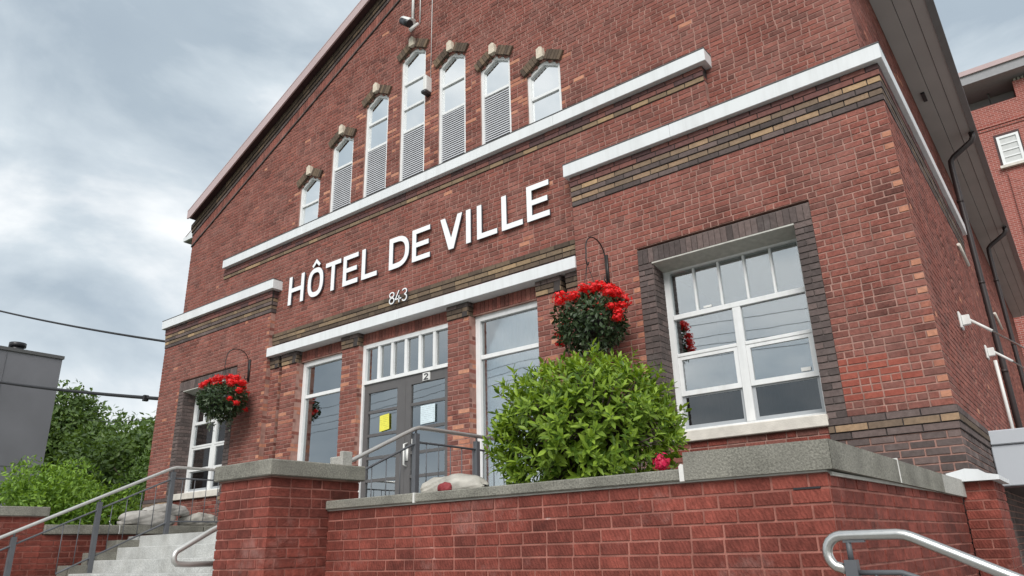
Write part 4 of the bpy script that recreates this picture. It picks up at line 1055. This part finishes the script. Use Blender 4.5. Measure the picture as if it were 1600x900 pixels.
# hedge at the left, trees behind
def leaf_mass(name, part, mat, label, cat, C, Rr, n, ls, trunk, group=None, kindpart='stuff', clumps=44, simple=True, base=None, up=.3):
    t = thing(name, label, cat, base or (C[0], C[1], GZ), group); C = Vector(C); m = MB()
    cl = []
    for k in range(clumps):
        d = rnd_dir(.15); rr = rng.uniform(.35, .95); cl.append((C+Vector((d.x*Rr[0], d.y*Rr[1], d.z*Rr[2]))*rr, rng.uniform(.26, .46)*min(Rr)*1.25))
    for k in range(n):
        c, r = cl[k % clumps]; d = rnd_dir(.1); p = c+d*r*rng.uniform(.7, 1.08)
        dr = (d*.6+rnd_dir()+Vector((0, 0, up-.3))).normalized()
        add_leaf(m, leaf_basis(p, dr, (d+Vector((0, 0, up))+rnd_dir()*.4).normalized(), rng.uniform(.7, 1.25)*ls), simple)
    m.build(part, mat, t, smooth=False, kind=kindpart)
    tb = MB()
    b0 = Vector(base or (C.x, C.y, GZ))
    tb.tube([b0, (b0+C)/2+Vector((.1, 0, 0)), C+Vector((0, 0, Rr[2]*.4))], trunk, 8, radii=[trunk, trunk*.7, trunk*.3])
    for c, r in cl[:10]: tb.tube([(b0+C)/2, (b0+C)/4+c/2, c], trunk*.4, 5, radii=[trunk*.45, trunk*.3, trunk*.12])
    tb.build('trunk' if cat == 'tree' else 'stem', 'bark', t)
    return t
leaf_mass('hedge_shrub', 'foliage', 'leaf2', 'bright green leafy shrub in front of the grey building', 'shrub', (-14.4, 5.6, .75), (1.5, 1.0, .85), 17000, .088, .05, clumps=60, simple=False, base=(-14.6, 5.6, .25))
leaf_mass('hedge_shrub', 'foliage', 'leaf3', 'mid green shrub touching the left corner of the town hall', 'shrub', (-16.6, 9.2, 1.2), (2.3, 1.3, 1.2), 16000, .085, .05, clumps=60, simple=False, base=(-16.6, 9.2, GZ))
leaf_mass('tree', 'crown', 'tree', 'dark tree standing right behind the grey building', 'tree', (-47.5, 18, 5.6), (3.2, 3, 3.9), 15000, .32, .22)
leaf_mass('tree', 'crown', 'tree', 'dark green tree between the grey building and the town hall', 'tree', (-41, 19, 3.9), (5.2, 3.5, 2.9), 19000, .32, .25)
leaf_mass('tree', 'crown', 'tree', 'dark green tree close behind the town hall corner', 'tree', (-36.5, 19.5, 3.4), (4.2, 3.5, 2.8), 16000, .31, .22)

# ------------------------------------------------------------------ sandbags
def bag(mb, C, sx, sy, sz, yaw, seed, n=36, k=26):
    rg = random.Random(seed); ph = [rg.uniform(0, 6) for _ in range(6)]; C = Vector(C); rot = Matrix.Rotation(yaw, 3, 'Z'); base = len(mb.v)
    for i in range(k+1):
        t = math.pi*i/k
        for j in range(n):
            a = 2*math.pi*j/n; x = math.cos(t); r_ = max(.02, math.sin(t))**.55
            y = r_*math.cos(a); z = r_*math.sin(a)
            z = max(z, -.55) if z < 0 else z
            w_ = 1-.16*abs(math.sin(4*x+1.5*a+ph[4]))*abs(x)-.10*abs(math.sin(6*a+5*x+ph[5]))+.07*math.sin(3*a+ph[0]+2*x)+.06*math.sin(5*x+ph[1]+a)+.04*math.sin(9*x+ph[2]-2*a)
            mb.v.append(tuple(C+rot @ Vector((x*sx*(1+.05*math.sin(2*a+ph[3])), y*sy*w_, z*sz*w_))))
    for i in range(k):
        for j in range(n): mb.f.append((base+i*n+j, base+i*n+(j+1) % n, base+(i+1)*n+(j+1) % n, base+(i+1)*n+j))
    mb.sm = True
b1 = MB(); bag(b1, (-11.02, 5.5, .53), .38, .2, .15, R(80), 3); tag(b1.build('sandbag', 'bag'), 'grey sandbag lying lowest on the left coping', 'sandbag', 'sandbags on the left wall')
b1 = MB(); bag(b1, (-11.03, 5.78, .655), .34, .18, .12, R(98), 7); tag(b1.build('sandbag', 'bag'), 'grey sandbag slumped on top of another by the railing', 'sandbag', 'sandbags on the left wall')
b1 = MB(); bag(b1, (-11.04, 6.3, .52), .3, .17, .13, R(88), 8); tag(b1.build('sandbag', 'bagwhite'), 'pale bag farthest along the left coping', 'sandbag', 'sandbags on the left wall')
b1 = MB(); bag(b1, (-3.68, 4.05, .425), .27, .15, .095, R(4), 12); tag(b1.build('white_bag', 'bagwhite'), 'whitish slumped sandbag on the planter coping left of the shrub', 'sandbag')
b1 = MB(); bag(b1, (-3.63, 3.895, .415), .055, .035, .04, R(10), 13); tag(b1.build('red_cloth', 'redbag'), 'small dark red bundle against the whitish bag', 'bundle')
for bx_, by_, bz_, lab in ((-5.2, 3.7, .72, 'small grey concrete block with a hole on the pillar cap'),):
    t = MB(); t.cbox(-5.02, -4.90, 3.98, 4.09, .672, .76, c=.006); t.cbox(-4.90+.001, -4.86, 3.98, 4.09, .672, .80, c=.006); tag(t.build('concrete_block', 'coping_new'), 'small stepped concrete block on the pillar cap', 'block')

# ------------------------------------------------------------------ wires
def wire(p0, p1, r, sag, label, extra=None):
    p0, p1 = Vector(p0), Vector(p1); m = MB(); n = 24
    pts = [p0.lerp(p1, i/n)-Vector((0, 0, sag*4*(i/n)*(1-i/n))) for i in range(n+1)]
    m.tube(pts, r, 6)
    return tag(m.build('overhead_cable', 'wire'), label, 'cable')
wire((-40, 6.0, 12.2), (-15.55, 8.1, 4.55), .03, .35, 'upper black overhead cable running from the left edge to the hall')
wire((-40, 6.6, 8.6), (-15.55, 8.1, 3.28), .045, .3, 'lower thick black overhead cable fixed to the hall corner')
wire((-26, 10.5, 4.4), (-15.55, 8.15, 2.98), .008, .1, 'thin cable below the thick one at the hall corner')
for z, y, lab in ((6.3, -8, 'lowest black cable'), (6.75, -8.2, 'second lowest black cable'), (7.0, -8, 'second highest black cable'), (7.5, -8.1, 'highest black cable')):
    m = MB(); m.tube([(-60+6*i, y, z+.4-.9*(4*((i % 7)/7)*(1-(i % 7)/7))) for i in range(16)], .010, 6)
    tag(m.build('overhead_cable', 'wire'), lab+' of the street cables, reflected in the wide window', 'cable', 'cables along the street')
m = MB(); m.cbox(-15.62, -15.48, 8.04, 8.16, 3.20, 3.36, c=.01); m.cbox(-16.9, -16.82, 7.93, 8.05, 3.42, 3.56, c=.01); tag(m.build('cable_clamp', 'wire'), 'black clamp at the end of the thick overhead cable', 'clamp')

# ------------------------------------------------------------------ neighbours
gb = thing('grey_building', 'plain grey clad building at the left edge with roof vent', 'building', (-38, 4, GZ))
bx('wall', 'cladding', gb, -46, -32, -6, 11.6, GZ, 7.72)
bx('roof_edge', 'gutter', gb, -46.05, -31.95, -6.05, 11.65, 7.721, 7.85)
for y in (-4, 1.0, 5.8, 9.6):
    bx('cladding_joint', 'joint', gb, -32.0, -31.985, y, y+.03, GZ, 7.70)
for z in (3.4,): bx('cladding_joint', 'joint', gb, -32.0, -31.984, -6, 11.59, z, z+.03)
m = MB(); m.tube([(-33.2, 10.3, 7.85), (-33.2, 10.3, 8.3)], .24, 14); m.tube([(-33.2, 10.3, 8.2), (-33.2, 10.3, 8.36)], .31, 14); m.build('roof_vent', 'blackplastic', gb)
m = MB(); m.tube([(-31.95, 9.3, 4.6)]+[(-31.93, 9.35+.28*math.sin(R(a)), 4.05+.55*math.cos(R(a))) for a in range(10, 171, 20)]+[(-31.95, 9.3, 3.3)], .045, 6); m.build('cable_loop', 'blackplastic', gb)

bb = thing('brick_building', 'tall red brick building with flat roof behind the hall at right', 'building', (6, 45, GZ))
fb = M['far_brick']
t = fb.node_tree; bn = t.nodes.new('ShaderNodeTexBrick'); bn.inputs['Scale'].default_value = 1
bn.inputs['Color1'].default_value = (.34, .10, .078, 1); bn.inputs['Color2'].default_value = (.23, .066, .052, 1); bn.inputs['Mortar'].default_value = (.40, .24, .21, 1)
bn.inputs['Brick Width'].default_value = .3; bn.inputs['Row Height'].default_value = .1; bn.inputs['Mortar Size'].default_value = .012
gg = t.nodes.new('ShaderNodeNewGeometry'); sx = t.nodes.new('ShaderNodeSeparateXYZ'); cb = t.nodes.new('ShaderNodeCombineXYZ')
t.links.new(gg.outputs['Position'], sx.inputs[0]); t.links.new(sx.outputs[0], cb.inputs[0]); t.links.new(sx.outputs[2], cb.inputs[1]); t.links.new(cb.outputs[0], bn.inputs['Vector'])
t.links.new(bn.outputs['Color'], t.nodes['Principled BSDF'].inputs['Base Color'])
Yb = 40
bx('wall', fb, bb, -6, 14, Yb, Yb+10, GZ, 20.45)
bx('parapet', fb, bb, 1.22, 3.0, Yb+.002, Yb+1.5, 20.45, 21.35)
bx('wall', fb, bb, -6, 14, Yb+1.6, Yb+9, 20.45, 21.6)
bx('loggia_back', 'bgconcrete', bb, -6, 1.2, Yb+1.50, Yb+1.59, 20.45, 21.62)
m = MB(); m.add([(-5, Yb+1.2, 20.5), (1.2, Yb+1.2, 20.5), (1.2, Yb+1.25, 21.0), (-.2, Yb+1.25, 20.62), (-1.2, Yb+1.25, 20.7)], [(0, 1, 2, 3, 4)]); m.build('awning', 'maroon', bb)
for x in (-2.6, .1): bx('loggia_post', 'gutter', bb, x, x+.07, Yb+.9, Yb+.97, 20.45, 21.6)
bx('roof_slab', 'bgconcrete', bb, -7, 15, Yb-.7, Yb+10.5, 21.62, 22.1); bx('roof_edge', 'fascia', bb, -7.1, 15.1, Yb-.8, Yb+10.6, 22.101, 22.36)
bx('corbel_band', fb, bb, -6, 14, Yb-.08, Yb-.001, 19.25, 19.38); bx('corbel_band', fb, bb, -6, 14, Yb-.05, Yb-.001, 19.1, 19.2)
wn = ring('window', rect(-.06, .86, 17.0, 18.6), rect(.06, .74, 17.14, 18.48), Yb+.0, Yb+.08, 'vinyl', bb)
bx('window_reveal', 'maroon', bb, -.16, .92, Yb-.012, Yb-.002, 16.98, 18.75)
wn.location.y = -.06
for z in (17.45, 17.8, 18.15): bx('glazing_bar', 'vinyl', wn, .06, .74, Yb+.01, Yb+.06, z-.03, z+.03)
bx('pane', 'blind', wn, .06, .74, Yb+.045, Yb+.055, 17.14, 18.48)
bx('sill', 'stone', wn, -.2, 1.0, Yb-.15, Yb+.05, 16.86, 16.99)
bx('pier', fb, bb, .02, .6, Yb-.10, Yb-.001, GZ, 16.6)
for k in range(4):
    m = MB(); m.tube([(1.35+.16*k, Yb+.3, 21.3), (1.35+.16*k, Yb+.3, 21.75)], .06, 8); m.build('vent_pipe', 'stone', bb)
m = MB(); m.tube([(.3, Yb+1, 22.3), (.3, Yb+1, 23.0)], .1, 8); m.build('roof_vent', 'plastic', bb)

# ------------------------------------------------------------------ raise everything from eye level to the pavement
for o in sc.objects:
    if o.parent is None and o.type in ('MESH', 'EMPTY'): o.location.z += EYE
